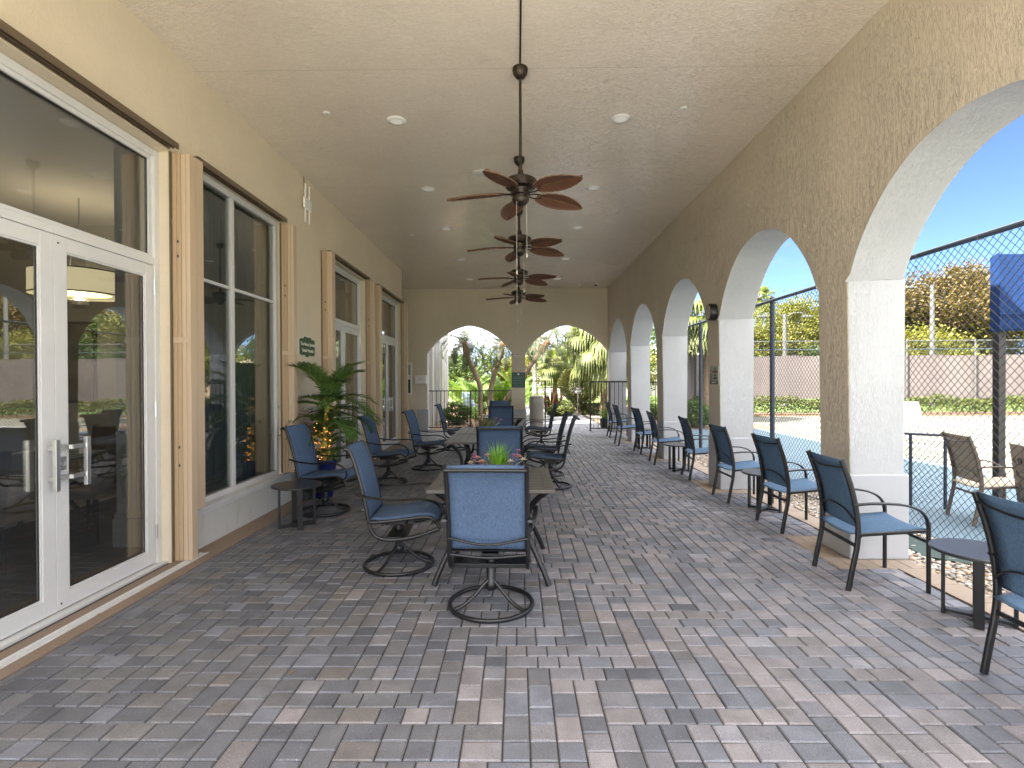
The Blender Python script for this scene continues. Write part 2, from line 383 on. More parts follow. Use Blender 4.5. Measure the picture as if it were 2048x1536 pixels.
Mk = Mat('red_fibre_bark', (.22, .09, .04), .95); Mk.vary(.35, 12); Mk.bump(Mk.noise(Mk.pos((6, 6, 1)), 10, 4), .9, .04); M_fibre = Mk.m
Mk = Mat('pale_trunk', (.42, .39, .33), .8); Mk.vary(.12, 4); M_paletrunk = Mk.m
# ------------------------------------------------------------------ geometry helpers: walls
WL = -2.83; HC = 4.2; WR = 2.74; YF = 15.6; YB = -.3
def rect_wall(name, mat, mat_rev, x0, x1, y0, y1, z0, z1, holes):
    """wall slab parallel to Y between x0..x1 (x1 faces the veranda), rectangular holes (ya,yb,za,zb)"""
    ys = sorted({y0, y1, *[h[0] for h in holes], *[h[1] for h in holes]}); zs = sorted({z0, z1, *[h[2] for h in holes], *[h[3] for h in holes]})
    inside = lambda y, z: any(h[0] < y < h[1] and h[2] < z < h[3] for h in holes)
    B = MB()
    for i in range(len(ys)-1):
        for j in range(len(zs)-1):
            a, b, c, d = ys[i], ys[i+1], zs[j], zs[j+1]
            if inside((a+b)/2, (c+d)/2): continue
            B.quad((x1, a, c), (x1, b, c), (x1, b, d), (x1, a, d)); B.quad((x0, a, c), (x0, a, d), (x0, b, d), (x0, b, c))
    for (a, b, c, d) in holes:
        B.quad((x0, a, c), (x1, a, c), (x1, a, d), (x0, a, d)); B.quad((x0, b, c), (x0, b, d), (x1, b, d), (x1, b, c))
        B.quad((x0, a, d), (x1, a, d), (x1, b, d), (x0, b, d))
        if c > z0: B.quad((x0, a, c), (x0, b, c), (x1, b, c), (x1, a, c))
    B.quad((x0, y1, z0), (x0, y1, z1), (x1, y1, z1), (x1, y1, z0)); B.quad((x0, y0, z0), (x1, y0, z0), (x1, y0, z1), (x0, y0, z1))
    return B.build(name, mat)
ARCH = [(0, .84), (.12, .828), (.28, .795), (.45, .715), (.62, .585), (.78, .405), (.90, .22), (1, 0)]
_as = smooth([(-u, 0, z) for u, z in ARCH[::-1]]+[(u, 0, z) for u, z in ARCH[1:]], 4)
ARCHC = [(p.x, p.z) for p in _as]
AE = [(0, .815), (.14, .79), (.42, .665), (.72, .42), (.93, .135), (1, 0)]
ARCHE = [(p.x, p.z) for p in smooth([(-u, 0, z) for u, z in AE[::-1]]+[(u, 0, z) for u, z in AE[1:]], 5)]
def arch_wall(name, axis, inner, outer, a0, a1, top, arches, spring, rise, mats, lean=0):
    """arches: list of (lo,hi) openings to the floor. axis 'y' runs along Y with faces at X=inner/outer"""
    B = MB()
    def P(t, side, z):
        f = (inner-lean*z) if side == 0 else outer
        return (f, t, z) if axis == 'y' else (t, f, z)
    def Q(m, *p): B.m = m; B.quad(*p)
    cuts = a0
    for (lo, hi) in arches:
        for s in (0, 1): Q(0 if s == 0 else 1, P(cuts, s, 0), P(lo, s, 0), P(lo, s, spring), P(cuts, s, spring))
        for s in (0, 1): Q(0 if s == 0 else 1, P(cuts, s, spring), P(lo, s, spring), P(lo, s, top), P(cuts, s, top))
        Q(1, P(lo, 0, 0), P(lo, 1, 0), P(lo, 1, spring), P(lo, 0, spring)); Q(1, P(hi, 0, 0), P(hi, 0, spring), P(hi, 1, spring), P(hi, 1, 0))
        c = (lo+hi)/2; hw = (hi-lo)/2; pts = [(c+u*hw, spring+z/.84*rise) for u, z in (ARCHC if axis == 'y' else ARCHE)]
        for (t0, z0), (t1, z1) in zip(pts[:-1], pts[1:]):
            for s in (0, 1): Q(0 if s == 0 else 1, P(t0, s, z0), P(t1, s, z1), P(t1, s, top), P(t0, s, top))
            Q(1, P(t0, 0, z0), P(t1, 0, z1), P(t1, 1, z1), P(t0, 1, z0))
        cuts = hi
    for s in (0, 1):
        Q(s, P(cuts, s, 0), P(a1, s, 0), P(a1, s, spring), P(cuts, s, spring)); Q(s, P(cuts, s, spring), P(a1, s, spring), P(a1, s, top), P(cuts, s, top))
    o = B.build(name, mats)
    md = o.modifiers.new('weld', 'WELD'); md.merge_threshold = .0005
    md = o.modifiers.new('bevel', 'BEVEL'); md.width = .014; md.segments = 3; md.limit_method = 'ANGLE'; md.angle_limit = R(50)
    return o
# ------------------------------------------------------------------ large structure
# clubhouse wall on the left with its openings
D1 = (2.33, 4.28); WN = (4.55, 6.33); D2 = (7.88, 9.82); D3 = (10.90, 12.83)
lw = rect_wall('clubhouse_wall', M_wall_left, None, WL-.24, WL, YB, 12.95, -.02, HC+.02,
               [(D1[0], D1[1], -.019, 3.36), (WN[0], WN[1], .36, 3.40), (D2[0], D2[1], -.019, 3.36), (D3[0], D3[1], -.019, 3.36)])
tag(lw, 'long khaki stucco clubhouse wall holding the glass doors and window', 'wall')
B = MB()
for a, b in ((4.33, 7.86), (9.85, 10.88), (YB+.02, 2.3)): B.box(WL, WL+.022, a, b, 0, .345)
B.build('plinth', M_plinth_left, lw, bevel=.004)
# alcove behind the end of the left wall
al = MB().box(-5.2, -5.0, 12.95, YF, 0, HC).box(-5.0, WL-.24, 12.71, 12.95, 0, HC).build('alcove_wall', M_wall_end)
tag(al, 'shadowed khaki wall of the recess at the far end of the clubhouse', 'wall')
# colonnade on the right
PER = 2.748; PW = .42
piers = [4.34+PER*k for k in range(-1, 4)]
ops = [(p+PW, p+PER) for p in piers]; ops = [(YB+.42, piers[0])]+ops
ops[-1] = (ops[-1][0], 15.33)
cw = arch_wall('colonnade_wall', 'y', WR, 3.165, YB, YF, HC+.02, ops, 2.29, .845, [M_wall_right, M_reveal], lean=.014)
tag(cw, 'taupe stucco arcade wall of pointed arches with white reveals facing the courts', 'wall')
for p in piers+[15.33]:
    y1 = p+PW if p < 15 else YF-.004
    b = MB().box(WR-.016, 3.205, p-.016, y1+(.016 if p < 15 else 0), 0, .70)
    b.build('plinth', M_trimwhite, cw, bevel=.012)
# end wall
ew = arch_wall('end_wall', 'x', YF, YF+.26, -5.0, 3.165, HC+.02, [(-2.66, -.165), (.25, 2.73)], 2.31, .84, [M_wall_end, M_reveal])
tag(ew, 'khaki stucco end wall with two pointed arches opening to the garden', 'wall')
for a, b in ((-2.97, -2.64), (-.185, .27)):
    MB().box(a, b, YF-.03, YF+.29, 0, .635).build('plinth', M_trimwhite, ew, bevel=.01)
ce = MB().box(-5.2, 3.165, YB-.26, YF+.26, HC, HC+.12).build('ceiling', M_ceiling); tag(ce, kind='structure')
rf = MB().box(-12, 3.30, YB-.27, YF+.4, HC+.125, HC+.62).build('roof', M_conc)
tag(rf, 'flat roof slab over the veranda and clubhouse', 'roof')

# ------------------------------------------------------------------ floor: individual pavers
U = .1115; GAP = .0065
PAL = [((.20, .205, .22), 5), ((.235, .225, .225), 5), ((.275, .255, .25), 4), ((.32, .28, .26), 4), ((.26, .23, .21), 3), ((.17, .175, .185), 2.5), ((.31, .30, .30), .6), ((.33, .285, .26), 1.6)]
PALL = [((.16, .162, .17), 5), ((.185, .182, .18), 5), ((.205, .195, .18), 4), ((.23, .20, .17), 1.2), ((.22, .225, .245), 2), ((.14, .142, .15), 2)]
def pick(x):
    t = min(1, max(0, (x+1.1+random.uniform(-.9, .9))/2.0))  # darker palette to the left: the floor's light gradient put into colour
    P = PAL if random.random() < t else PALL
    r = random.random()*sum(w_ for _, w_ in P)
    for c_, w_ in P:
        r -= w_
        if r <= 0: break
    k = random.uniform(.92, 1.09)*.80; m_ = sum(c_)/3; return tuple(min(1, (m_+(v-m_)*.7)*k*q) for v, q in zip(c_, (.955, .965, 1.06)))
pv = MB()
def paver(x0, x1, y0, y1, bx):
    x0 = max(x0, bx[0]); x1 = min(x1, bx[1]); y0 = max(y0, bx[2]); y1 = min(y1, bx[3])
    if x1-x0 < .02 or y1-y0 < .02: return
    g = GAP; c_ = .005; b = len(pv.v); z = random.uniform(-.0014, .0012)
    a0, a1, b0, b1 = x0+g/2, x1-g/2, y0+g/2, y1-g/2
    t = [random.uniform(-.0012, .0012) for _ in range(4)]
    pv.v += [(a0, b0, -.012), (a1, b0, -.012), (a1, b1, -.012), (a0, b1, -.012), (a0, b0, z-c_), (a1, b0, z-c_), (a1, b1, z-c_), (a0, b1, z-c_),
             (a0+c_, b0+c_, z+t[0]), (a1-c_, b0+c_, z+t[1]), (a1-c_, b1-c_, z+t[2]), (a0+c_, b1-c_, z+t[3])]
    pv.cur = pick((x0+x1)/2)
    pv.face((b+8, b+9, b+10, b+11))
    for i in range(4):
        j = (i+1) % 4; pv.face((b+i, b+j, b+4+j, b+4+i)); pv.face((b+4+i, b+4+j, b+8+j, b+8+i))
def pattern(bx):
    W_ = 2*U; X0 = -.064; Y0 = 2.706
    i0 = int((bx[0]-X0)/W_)-4; i1 = int((bx[1]-X0)/W_)+2; j0 = int((bx[2]-Y0)/W_)-4; j1 = int((bx[3]-Y0)/W_)+2
    for i in range(i0, i1):
        for j in range(j0, j1):
            k = (i+j) % 6; x = X0+i*W_; y = Y0+j*W_
            if k == 0:
                for r_ in range(2):
                    L = [1, 1, 1.5, 1, 1.5]; random.shuffle(L); xx = x
                    for l in L: paver(xx, xx+l*U, y+r_*U, y+(r_+1)*U, bx); xx += l*U
            elif k == 3:
                for r_ in range(2):
                    L = [1, 1, 1.5, 1, 1.5]; random.shuffle(L); yy = y
                    for l in L: paver(x+r_*U, x+(r_+1)*U, yy, yy+l*U, bx); yy += l*U
pattern((-2.57, 2.965, -1.2, YF)); pattern((-5.0, -2.575, 12.98, YF)); pattern((.26, 2.72, YF+.003, 30.5))
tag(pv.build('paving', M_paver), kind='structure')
tag(MB().box(-5.2, 3.19, YB-3, YF+.26, -.05, -.0075).box(.1, 2.9, YF+.265, 31, -.05, -.0075).build('paving_bed', M_joint), kind='structure')
b = MB().box(WL+.001, -2.572, YB, 12.95, -.007, .004); tag(b.build('wall_footing_band', M_concband), kind='structure')
# tan border strip with aprons round the piers
b = MB()
def blocks(x0, x1, y0, y1, lx, ly, z):
    nx = max(1, round((x1-x0)/lx)); ny = max(1, round((y1-y0)/ly))
    for i in range(nx):
        for j in range(ny):
            b.box(x0+(x1-x0)*i/nx+.0015, x0+(x1-x0)*(i+1)/nx-.0015, y0+(y1-y0)*j/ny+.0015, y0+(y1-y0)*(j+1)/ny-.0015, -.007, z+random.uniform(-.001, .001))
prev = YB
for p in piers:
    blocks(2.968, 3.19, prev, p-.22, .22, .30, .003); blocks(2.52, 3.19, p-.22, p-.017, .115, .22, .004); blocks(2.52, WR-.017, p-.017, p+PW+.017, .22, .115, .004)
    blocks(2.52, 3.19, p+PW+.017, p+PW+.22, .115, .22, .004); prev = p+PW+.22
blocks(2.968, 3.19, prev, 15.3, .22, .30, .003)
tag(b.build('border_paving', M_tan, bevel=.003), kind='structure')
# ground outside
tag(MB().box(-300, 400, -200, 500, -.3, -.06).build('ground', M_lawn), kind='structure')
tag(MB().box(3.19, 3.95, -6, 16, -.055, -.028).build('gravel_bed', M_soil), kind='structure')
tag(MB().box(3.95, 7.45, -8, 21.9, -.058, -.022).build('court_shade_strip', M_court_shade), kind='structure')  # court ground coloured blue as far as the building's shadow edge
tag(MB().box(7.45, 45, -8, 21.6, -.058, -.020).build('court_surface', M_court), kind='structure')
b = MB()
for x0, x1, y0, y1 in ((8.9, 40, 17.5, 17.56), (8.9, 8.96, -6, 17.5), (10.3, 10.36, -6, 17.5), (8.96, 40, 11.0, 11.05), (14.4, 14.45, 11.05, 17.5), (18.5, 18.56, -6, 17.5)): b.box(x0, x1, y0, y1, -.02, -.0165, 'b')
tag(b.build('court_line_marking', M_line), kind='structure')
tag(MB().box(7.45, 45, 21.6, 23.6, -.058, .02).box(-12, .09, YF+.27, 33, -.058, -.01).box(2.91, 8, YF+.41, 33, -.058, -.012).build('planting_bed', M_mulch), kind='structure')
tag(MB().box(2.93, 5.4, 20.4, 24.6, -.011, .006).build('concrete_walk', M_conc), kind='structure')

tag(MB().box(-14, 12, -16, YB-.62, -.05, -.004).build('unseen_bounce_slab', M_conc), kind='structure')  # pale slab added behind the camera to bounce sunlight into the veranda
# ------------------------------------------------------------------ doors and window
def glazing(B, x, y0, y1, z0, z1): B.box(x-.004, x+.004, y0, y1, z0, z1)
def french_door(y0, y1, label, handle_detail=True):
    t = thing('french_door', label, 'door', (0, (y0+y1)/2, 0)); c0 = (y0+y1)/2
    X = WL-.12; fw = .055; a, e = y0-c0, y1-c0
    f = MB()
    f.box(X-.05, X+.03, a, a+fw, .012, 3.355).box(X-.05, X+.03, e-fw, e, .012, 3.355).box(X-.05, X+.029, a+fw, e-fw, 3.355-fw, 3.355)
    f.box(X-.05, X+.029, a+fw, e-fw, 2.42, 2.475).build('door_frame', M_alu, t, bevel=.004)
    MB().box(X-.06, X+.08, a, e, -.018, .012).build('threshold', M_alu, t, bevel=.003)
    g = MB(); zt = 3.355-fw
    g.box(X-.03, X+.008, a+fw, a+fw+.03, 2.475, zt).box(X-.03, X+.008, e-fw-.03, e-fw, 2.475, zt).box(X-.03, X+.008, a+fw+.03, e-fw-.03, zt-.03, zt).box(X-.03, X+.008, a+fw+.03, e-fw-.03, 2.475, 2.505)
    tr = g.build('transom', M_alu, t)
    q = MB(); glazing(q, X-.012, a+fw+.03, e-fw-.03, 2.505, zt-.03); q.build('pane', M_glass, tr)
    q = MB(); q.box(X-.02, X-.008, a+fw+.03, a+fw+.042, 2.505, zt-.03).box(X-.02, X-.008, e-fw-.042, e-fw-.03, 2.505, zt-.03).box(X-.02, X-.008, a+fw+.042, e-fw-.042, zt-.042, zt-.03); q.build('gasket', M_flat_black, tr)
    for s in (-1, 1):
        l0, l1 = (a+fw+.003, -.002) if s < 0 else (.002, e-fw-.003); st = .092
        lf = MB().box(X-.022, X+.022, l0, l0+st, .02, 2.417).box(X-.022, X+.022, l1-st, l1, .02, 2.417).box(X-.0215, X+.0215, l0+st, l1-st, 2.325, 2.417).box(X-.0215, X+.0215, l0+st, l1-st, .02, .125)
        for yy in (l0+st, l1-st-.012): lf.box(X-.010, X+.016, yy, yy+.012, .125, 2.325)
        lf.box(X-.010, X+.016, l0+st+.012, l1-st-.012, .125, .137).box(X-.010, X+.016, l0+st+.012, l1-st-.012, 2.313, 2.325)
        leaf = lf.build('door_leaf', M_alu, t, bevel=.002)
        q = MB(); glazing(q, X, l0+st+.012, l1-st-.012, .137, 2.313); q.build('pane', M_glass, leaf)
        q = MB(); gx = X+.0045
        for yy in (l0+st+.012, l1-st-.020): q.box(gx, gx+.004, yy, yy+.008, .137, 2.313)
        q.box(gx, gx+.004, l0+st+.02, l1-st-.02, .137, .145).build('gasket', M_flat_black, leaf)
        hy = (l1-.045) if s < 0 else (l0+.045); oy = hy+(.0 if s < 0 else .10)
        hb = MB()
        oy = hy-.02 if s < 0 else hy+.12
        hb.box(X+.075, X+.10, oy-.016, oy+.016, .80, 1.12)
        for zz in (.86, 1.05): hb.box(X+.08, X+.094, min(hy, oy), max(hy, oy), zz, zz+.028) if s > 0 else None; hb.box(X+.022, X+.08, hy-.012, hy+.012, zz, zz+.028)
        hb.build('pull_handle', M_steel, leaf, bevel=.002)
        for zz in (.21, 1.2, 2.18):
            hy2 = l1 if s > 0 else l0; MB().tube([(X+.03, hy2, zz), (X+.03, hy2, zz+.12)], .010, 8).build('hinge', M_steel, leaf)
        if s > 0:
            lk2 = MB().box(X+.022, X+.027, hy-.028, hy+.028, .915, 1.0).build('lock_plate', Mat('lock_grey', (.25, .25, .24), .4, .6).m, leaf)
            MB().tube([(X+.0275, hy, .957), (X+.034, hy, .957)], .017, 16).build('lock_cylinder', M_steel, leaf)
            for zz in (2.37, .06): MB().tube([(X+.0225, l0+.03, zz), (X+.024, l0+.03, zz)], .007, 8).build('screw', M_flat_black, leaf)
    return t
d1 = french_door(*D1, 'large white glass double door nearest the viewer, with steel pull handles')
french_door(*D2, 'white glass double door behind the potted palm')
french_door(*D3, 'farthest white glass double door, beside the end of the clubhouse wall')
# window
t = thing('window', 'tall white framed window with curtains behind, between beige shutter stacks', 'window', (0, 5.44, 0)); c0 = 5.44
X = WL-.07; a, e = WN[0]-c0+.002, WN[1]-c0-.002; zb, zt = .362, 3.398
f = MB().box(X-.06, X+.02, a, a+.06, zb, zt).box(X-.06, X+.02, e-.06, e, zb, zt).box(X-.06, X+.019, a+.06, e-.06, zt-.06, zt).box(X-.06, X+.019, a+.06, e-.06, zb, zb+.055)
mY = 5.335-c0
f.box(X-.045, X+.012, mY-.032, mY+.032, zb+.055, zt-.06)
f.box(X-.035, X+.006, a+.06, mY-.032, 2.41, 2.44).box(X-.035, X+.006, mY+.032, e-.06, 2.41, 2.44)
wf = f.build('window_frame', M_alu, t, bevel=.003)
for (p, q_) in ((a+.06, mY-.032), (mY+.032, e-.06)):
    for (z0, z1) in ((zb+.055, 2.41), (2.44, zt-.06)):
        q = MB(); glazing(q, X-.015, p, q_, z0, z1); q.build('pane', M_tint, t)
MB().box(WL-.045, WL+.045, WN[0]-c0-.02, WN[1]-c0+.30, .335, .362).box(WL+.0235, WL+.04, WN[0]-c0-.02, WN[1]-c0+.30, .305, .334).build('sill', M_alu, t, bevel=.003)
q = MB()
for yy in (a+.045, e-.03, mY+.02):
    for k in range(10): q.tube([(X+.02, yy, .55+k*.3), (X+.0235, yy, .55+k*.3)], .006, 6)
q.build('shutter_stud', M_steel, wf)
# storm shutters (folded accordion stacks)
def shutter(y0, y1, z0, z1, depth, label, folds=2, m=None, right=False):
    t = thing('storm_shutter', label, 'shutter', (WL, (y0+y1)/2, 0), 0, 'folded storm shutters beside the openings'); h = (y1-y0)/2
    n = folds; wd = depth/n
    for k in range(n):
        x0 = .004+k*wd; b = MB()
        # fluted blade: zigzag outline extruded upwards
        pts = [(x0, -h), (x0+wd*.44, -h), (x0+wd*.44, -h+.010), (x0+wd*.56, -h+.010), (x0+wd*.56, -h), (x0+wd-.004, -h), (x0+wd-.004, h), (x0, h)]
        b.prism(pts, 2, z0+.004*k, z1-.012*k)
        b.build('shutter_blade', [M_shutter, M_shutter2][k % 2] if m is None else m, t, bevel=.003)
    if z1-z0 > 2.9:
        b = MB()
        b.box(.002, depth+.003, -h-.0085, -h-.0005, 1.80, 1.845).build('lock_band', M_shutter2, t)
        for zz in (.78, .93, 2.50, 2.62): MB().box(depth*.30, depth*.30+.012, -h-.0035, -h-.0005, zz, zz+.022).build('keyhole', M_flat_black, t)
    b = MB().box(-.001, .012, -h-.03, -h-.013, z0, z1).build('side_rail', M_bronze, t)
    return t
shutter(4.30, 4.38, .006, 3.36, .150, 'tall folded beige shutter stack beside the nearest glass door')
shutter(4.405, 4.515, .40, 3.375, .135, 'folded beige shutter stack on the near side of the window', 2)
shutter(6.30, 6.40, .385, 3.375, .150, 'folded beige shutter stack on the far side of the window')
shutter(7.62, 7.76, .06, 3.375, .150, 'wide folded tan shutter stack just before the second glass door')
shutter(9.86, 9.97, .006, 3.375, .150, 'folded beige shutter stack just past the second glass door')
shutter(10.28, 10.46, .006, 3.375, .150, 'folded tan shutter stack just before the farthest glass door')
shutter(12.84, 12.93, .006, 3.375, .150, 'folded beige shutter stack at the far corner of the clubhouse wall')
def track(y0, y1, z, label, bottom=False):
    b = MB()
    b.box(WL+.001, WL+.085, y0, y1, z+.035, z+.043).box(WL+.001, WL+.010, y0, y1, z, z+.035).box(WL+.077, WL+.085, y0, y1, z-.006, z+.035).box(WL+.038, WL+.044, y0, y1, z, z+.0345)
    tag(b.build('shutter_track', M_bronze), label, 'shutter track', 'overhead shutter tracks above the openings')
track(YB+.3, 4.27, 3.375, 'dark bronze shutter track above the nearest glass door')
track(4.53, 6.29, 3.385, 'dark bronze shutter track above the window')
track(7.78, 9.85, 3.375, 'dark bronze shutter track above the second glass door')
track(10.48, 12.83, 3.375, 'dark bronze shutter track above the farthest glass door')
b = MB().box(-2.735, -2.725, YB+.3, 4.5, .0045, .011).box(-2.675, -2.665, YB+.3, 4.5, .0045, .011).box(-2.7245, -2.6755, YB+.3, 4.5, .0042, .006)
tag(b.build('floor_track', M_alu), 'thin metal shutter track set in the floor before the nearest door', 'shutter track')

# ------------------------------------------------------------------ room behind the glass
M_room = Mat('room_wall', (.50, .48, .44), .8).m; M_roomfloor = Mat('room_floor', (.13, .10, .085), .5); _v = M_roomfloor.pos((6, .8, 1))
M_roomfloor.col(M_roomfloor.ramp(M_roomfloor.noise(_v, 1.2, 3), [(.3, (.20, .155, .13)), (.7, (.36, .29, .25))])); M_roomfloor = M_roomfloor.m
M_roomceil = Mat('room_ceiling', (.70, .68, .64), .9).m
RX = WL-.245
b = MB(); b.quad((RX-4.5, .2, -.01), (RX, .2, -.01), (RX, 12.7, -.01), (RX-4.5, 12.7, -.01)); tag(b.build('room_floor', M_roomfloor), kind='structure')
b = MB().box(RX-4.6, RX-4.5, 0.2, 12.7, -.01, 3.6).box(RX-4.5, RX, 0.1, 0.2, -.01, 3.6).box(RX-4.5, RX, 7.1, 7.25, -.01, 3.6); tag(b.build('room_wall', M_room), 'dim grey walls of the room behind the glass doors', 'wall')
tag(MB().box(RX-4.6, RX-.001, 0.1, 12.7, 3.6, 3.7).build('room_ceiling', M_roomceil), kind='structure')
t = thing('room_column', 'square pale column with moulded base inside the room behind the nearest door', 'column', (-3.51, 4.83, 0))
MB().box(-.11, .11, -.12, .12, .30, 3.59).build('shaft', M_reveal, t); MB().box(-.135, .135, -.145, .145, -.009, .25).box(-.125, .125, -.135, .135, .251, .299).build('base', M_trimwhite, t, bevel=.008)
M_cur = Mat('curtain_cloth', (.22, .23, .24), .85).m
t = thing('curtain', 'grey pleated curtain hanging behind the tall window', 'curtain', (RX-.12, 5.44, 0))
pts = [(.035*math.sin(i*1.25)+.012*math.sin(i*.7), -.95+i*.019) for i in range(101)]
A = [(x, y, .3) for x, y in pts]; Bq = [(x*1.1, y, 3.45) for x, y in pts]
MB().ribbon(A, Bq).build('curtain_cloth', M_cur, t, sm=True, auto=False)
MB().tube([(0, -1, 3.47), (0, 1, 3.47)], .014, 8).build('rod', M_steel, t)
for k, (yy0, yy1, lab) in enumerate(((8.2, 9.7, 'grey curtain hanging behind the second glass door'), (11.2, 12.7, 'grey curtain hanging behind the farthest glass door'))):
    t = thing('curtain', lab, 'curtain', (RX-.12, (yy0+yy1)/2, 0)); n_ = 70
    pts = [(.035*math.sin(i*1.3)+.01*math.sin(i*.6), -.1+i*.012) for i in range(n_)]
    MB().ribbon([(x, y, .05) for x, y in pts], [(x*1.1, y, 3.45) for x, y in pts]).build('curtain_cloth', Mat('curtain_brown', (.20, .175, .14), .85).m, t, sm=True, auto=False)
t = thing('pendant_lamp', 'cream drum pendant lamp glowing inside the room behind the nearest door', 'lamp', (-5.02, 6.0, .27))
Ms = Mat('drum_shade', (.75, .66, .45), .7); Ms.b.inputs['Emission Color'].default_value = (1, .84, .5, 1); Ms.b.inputs['Emission Strength'].default_value = .10
MB().lathe([(.45, 2.20), (.45, 2.46), (.445, 2.46), (.445, 2.20)], 48, cap=False).build('lamp_shade', Ms.m, t, sm=True)
MB().lathe([(.30, 2.215), (.44, 2.215), (.44, 2.225), (.30, 2.225)], 40, cap=False).build('diffuser', Ms.m, t)
MB().lathe([(.453, 2.195), (.453, 2.21), (.44, 2.21)], 48, cap=False).lathe([(.453, 2.452), (.453, 2.465), (.44, 2.465)], 48, cap=False).build('rim', M_fan, t)
b = MB()
for dx, dy in ((.12, 0), (-.12, 0), (0, .12)): b.tube([(dx, dy, 2.44), (dx*.6, dy*.6, 2.9)], .006, 6)
b.tube([(0, 0, 2.85), (0, 0, 3.32)], .008, 6).build('stem', M_steel, t); MB().lathe([(.04, 2.05), (.09, 2.09), (.09, 2.14), (.04, 2.18)], 12).build('crystal', M_steel, t, sm=True)
pl_ = bpy.data.lights.new('lamp_bulb', 'POINT'); pl_.energy = 3; pl_.color = (1, .86, .66); pl_.shadow_soft_size = .12; po_ = bpy.data.objects.new('lamp_bulb', pl_); COL.objects.link(po_); po_.parent = t; po_.location = (0, 0, 2.34)
Mdl = Mat('lit_lens', (.9, .85, .7), .5); Mdl.b.inputs['Emission Color'].default_value = (1, .9, .72, 1); Mdl.b.inputs['Emission Strength'].default_value = .6
for (x_, y_, l_) in ((-4.3, 3.2, 'lit recessed light in the ceiling of the room, nearest the glass door'), (-6.1, 5.4, 'lit recessed light deep in the ceiling of the room'), (-4.3, 5.9, 'lit recessed light in the room ceiling behind the window curtain')):
    q = thing('room_ceiling_light', l_, 'light', (x_, y_, 3.5995)); MB().lathe([(.06, -.006), (.09, -.004), (.092, 0)], 24, cap=False).build('trim_ring', M_white, q); MB().lathe([(0, -.006), (.06, -.006)], 24, cap=False).build('lens', Mdl.m, q)
t = thing('wall_picture', 'dark framed abstract picture inside the room behind the door', 'picture', (-5.92, 7.095, 1.25), R(-90)); 
MB().box(0, .03, -.22, .22, -.05, 1.05).build('frame', M_flat_black, t)
Mpc = Mat('picture_art', (.1, .1, .1), .5); Mpc.col(Mpc.ramp(Mpc.noise(Mpc.pos(), 3, 5), [(.3, (.03, .03, .035)), (.7, (.22, .20, .15))])); MB().box(.031, .035, -.18, .18, -.01, 1.01).build('canvas', Mpc.m, t)
# dining table and chairs in the room
M_ichair = Mat('tan_leather', (.23, .18, .13), .5).m
t = thing('indoor_table', 'glass topped table inside the room behind the nearest door', 'table', (RX-1.7, 4.7, 0))
MB().box(-.5, .5, -.9, .9, .735, .75).build('tabletop', Mat('table_glass', (.30, .38, .44), .08).m, t, bevel=.004)
for sx in (-1, 1):
    for sy in (-1, 1): MB().tube(smooth([(sx*.42, sy*.75, .735), (sx*.30, sy*.6, .5), (sx*.26, sy*.55, .3), (sx*.40, sy*.72, .0)]), .022, 8).build('leg', M_black, t, sm=True)
def indoor_chair():
    t = thing('indoor_chair', '', 'chair', (0, 0, 0), 0, 'tan chairs around the indoor table')
    MB().box(-.25, .25, -.24, .24, .40, .49).build('seat', M_ichair, t, bevel=.03)
    MB().prism([(-.25, .47), (-.19, .47), (-.26, .95), (-.31, .95)], 1, -.24, .24).build('backrest', M_ichair, t, bevel=.02)
    for s in (-1, 1): MB().sweep(smooth([(-.24, 0, .62), (0, 0, .65), (.22, 0, .62), (.26, 0, .5)]), .04, .025, off=s*.26).build('armrest', M_ichair, t, sm=True)
    for sx, sy in ((1, 1), (1, -1), (-1, 1), (-1, -1)): MB().tube([(sx*.2, sy*.2, .40), (sx*.23, sy*.22, 0)], .016, 8).build('leg', M_black, t)
    return t
ic = indoor_chair()
for i, (x, y, r_, l) in enumerate(((-1.0, 4.1, 180, 'tan padded chair inside the room on the near side of the indoor table'), (-1.0, 5.0, 180, 'tan padded chair inside the room on the far side of the indoor table'),
                                    (-2.5, 4.2, 0, 'tan padded chair deep in the room, near end of the indoor table'), (-2.5, 5.1, 0, 'tan padded chair deep in the room, far end of the indoor table'), (-1.8, 6.0, 265, 'tan padded chair at the head of the indoor table'))):
    repeat(ic, i > 0, (RX+x, y, 0), R(r_), l)

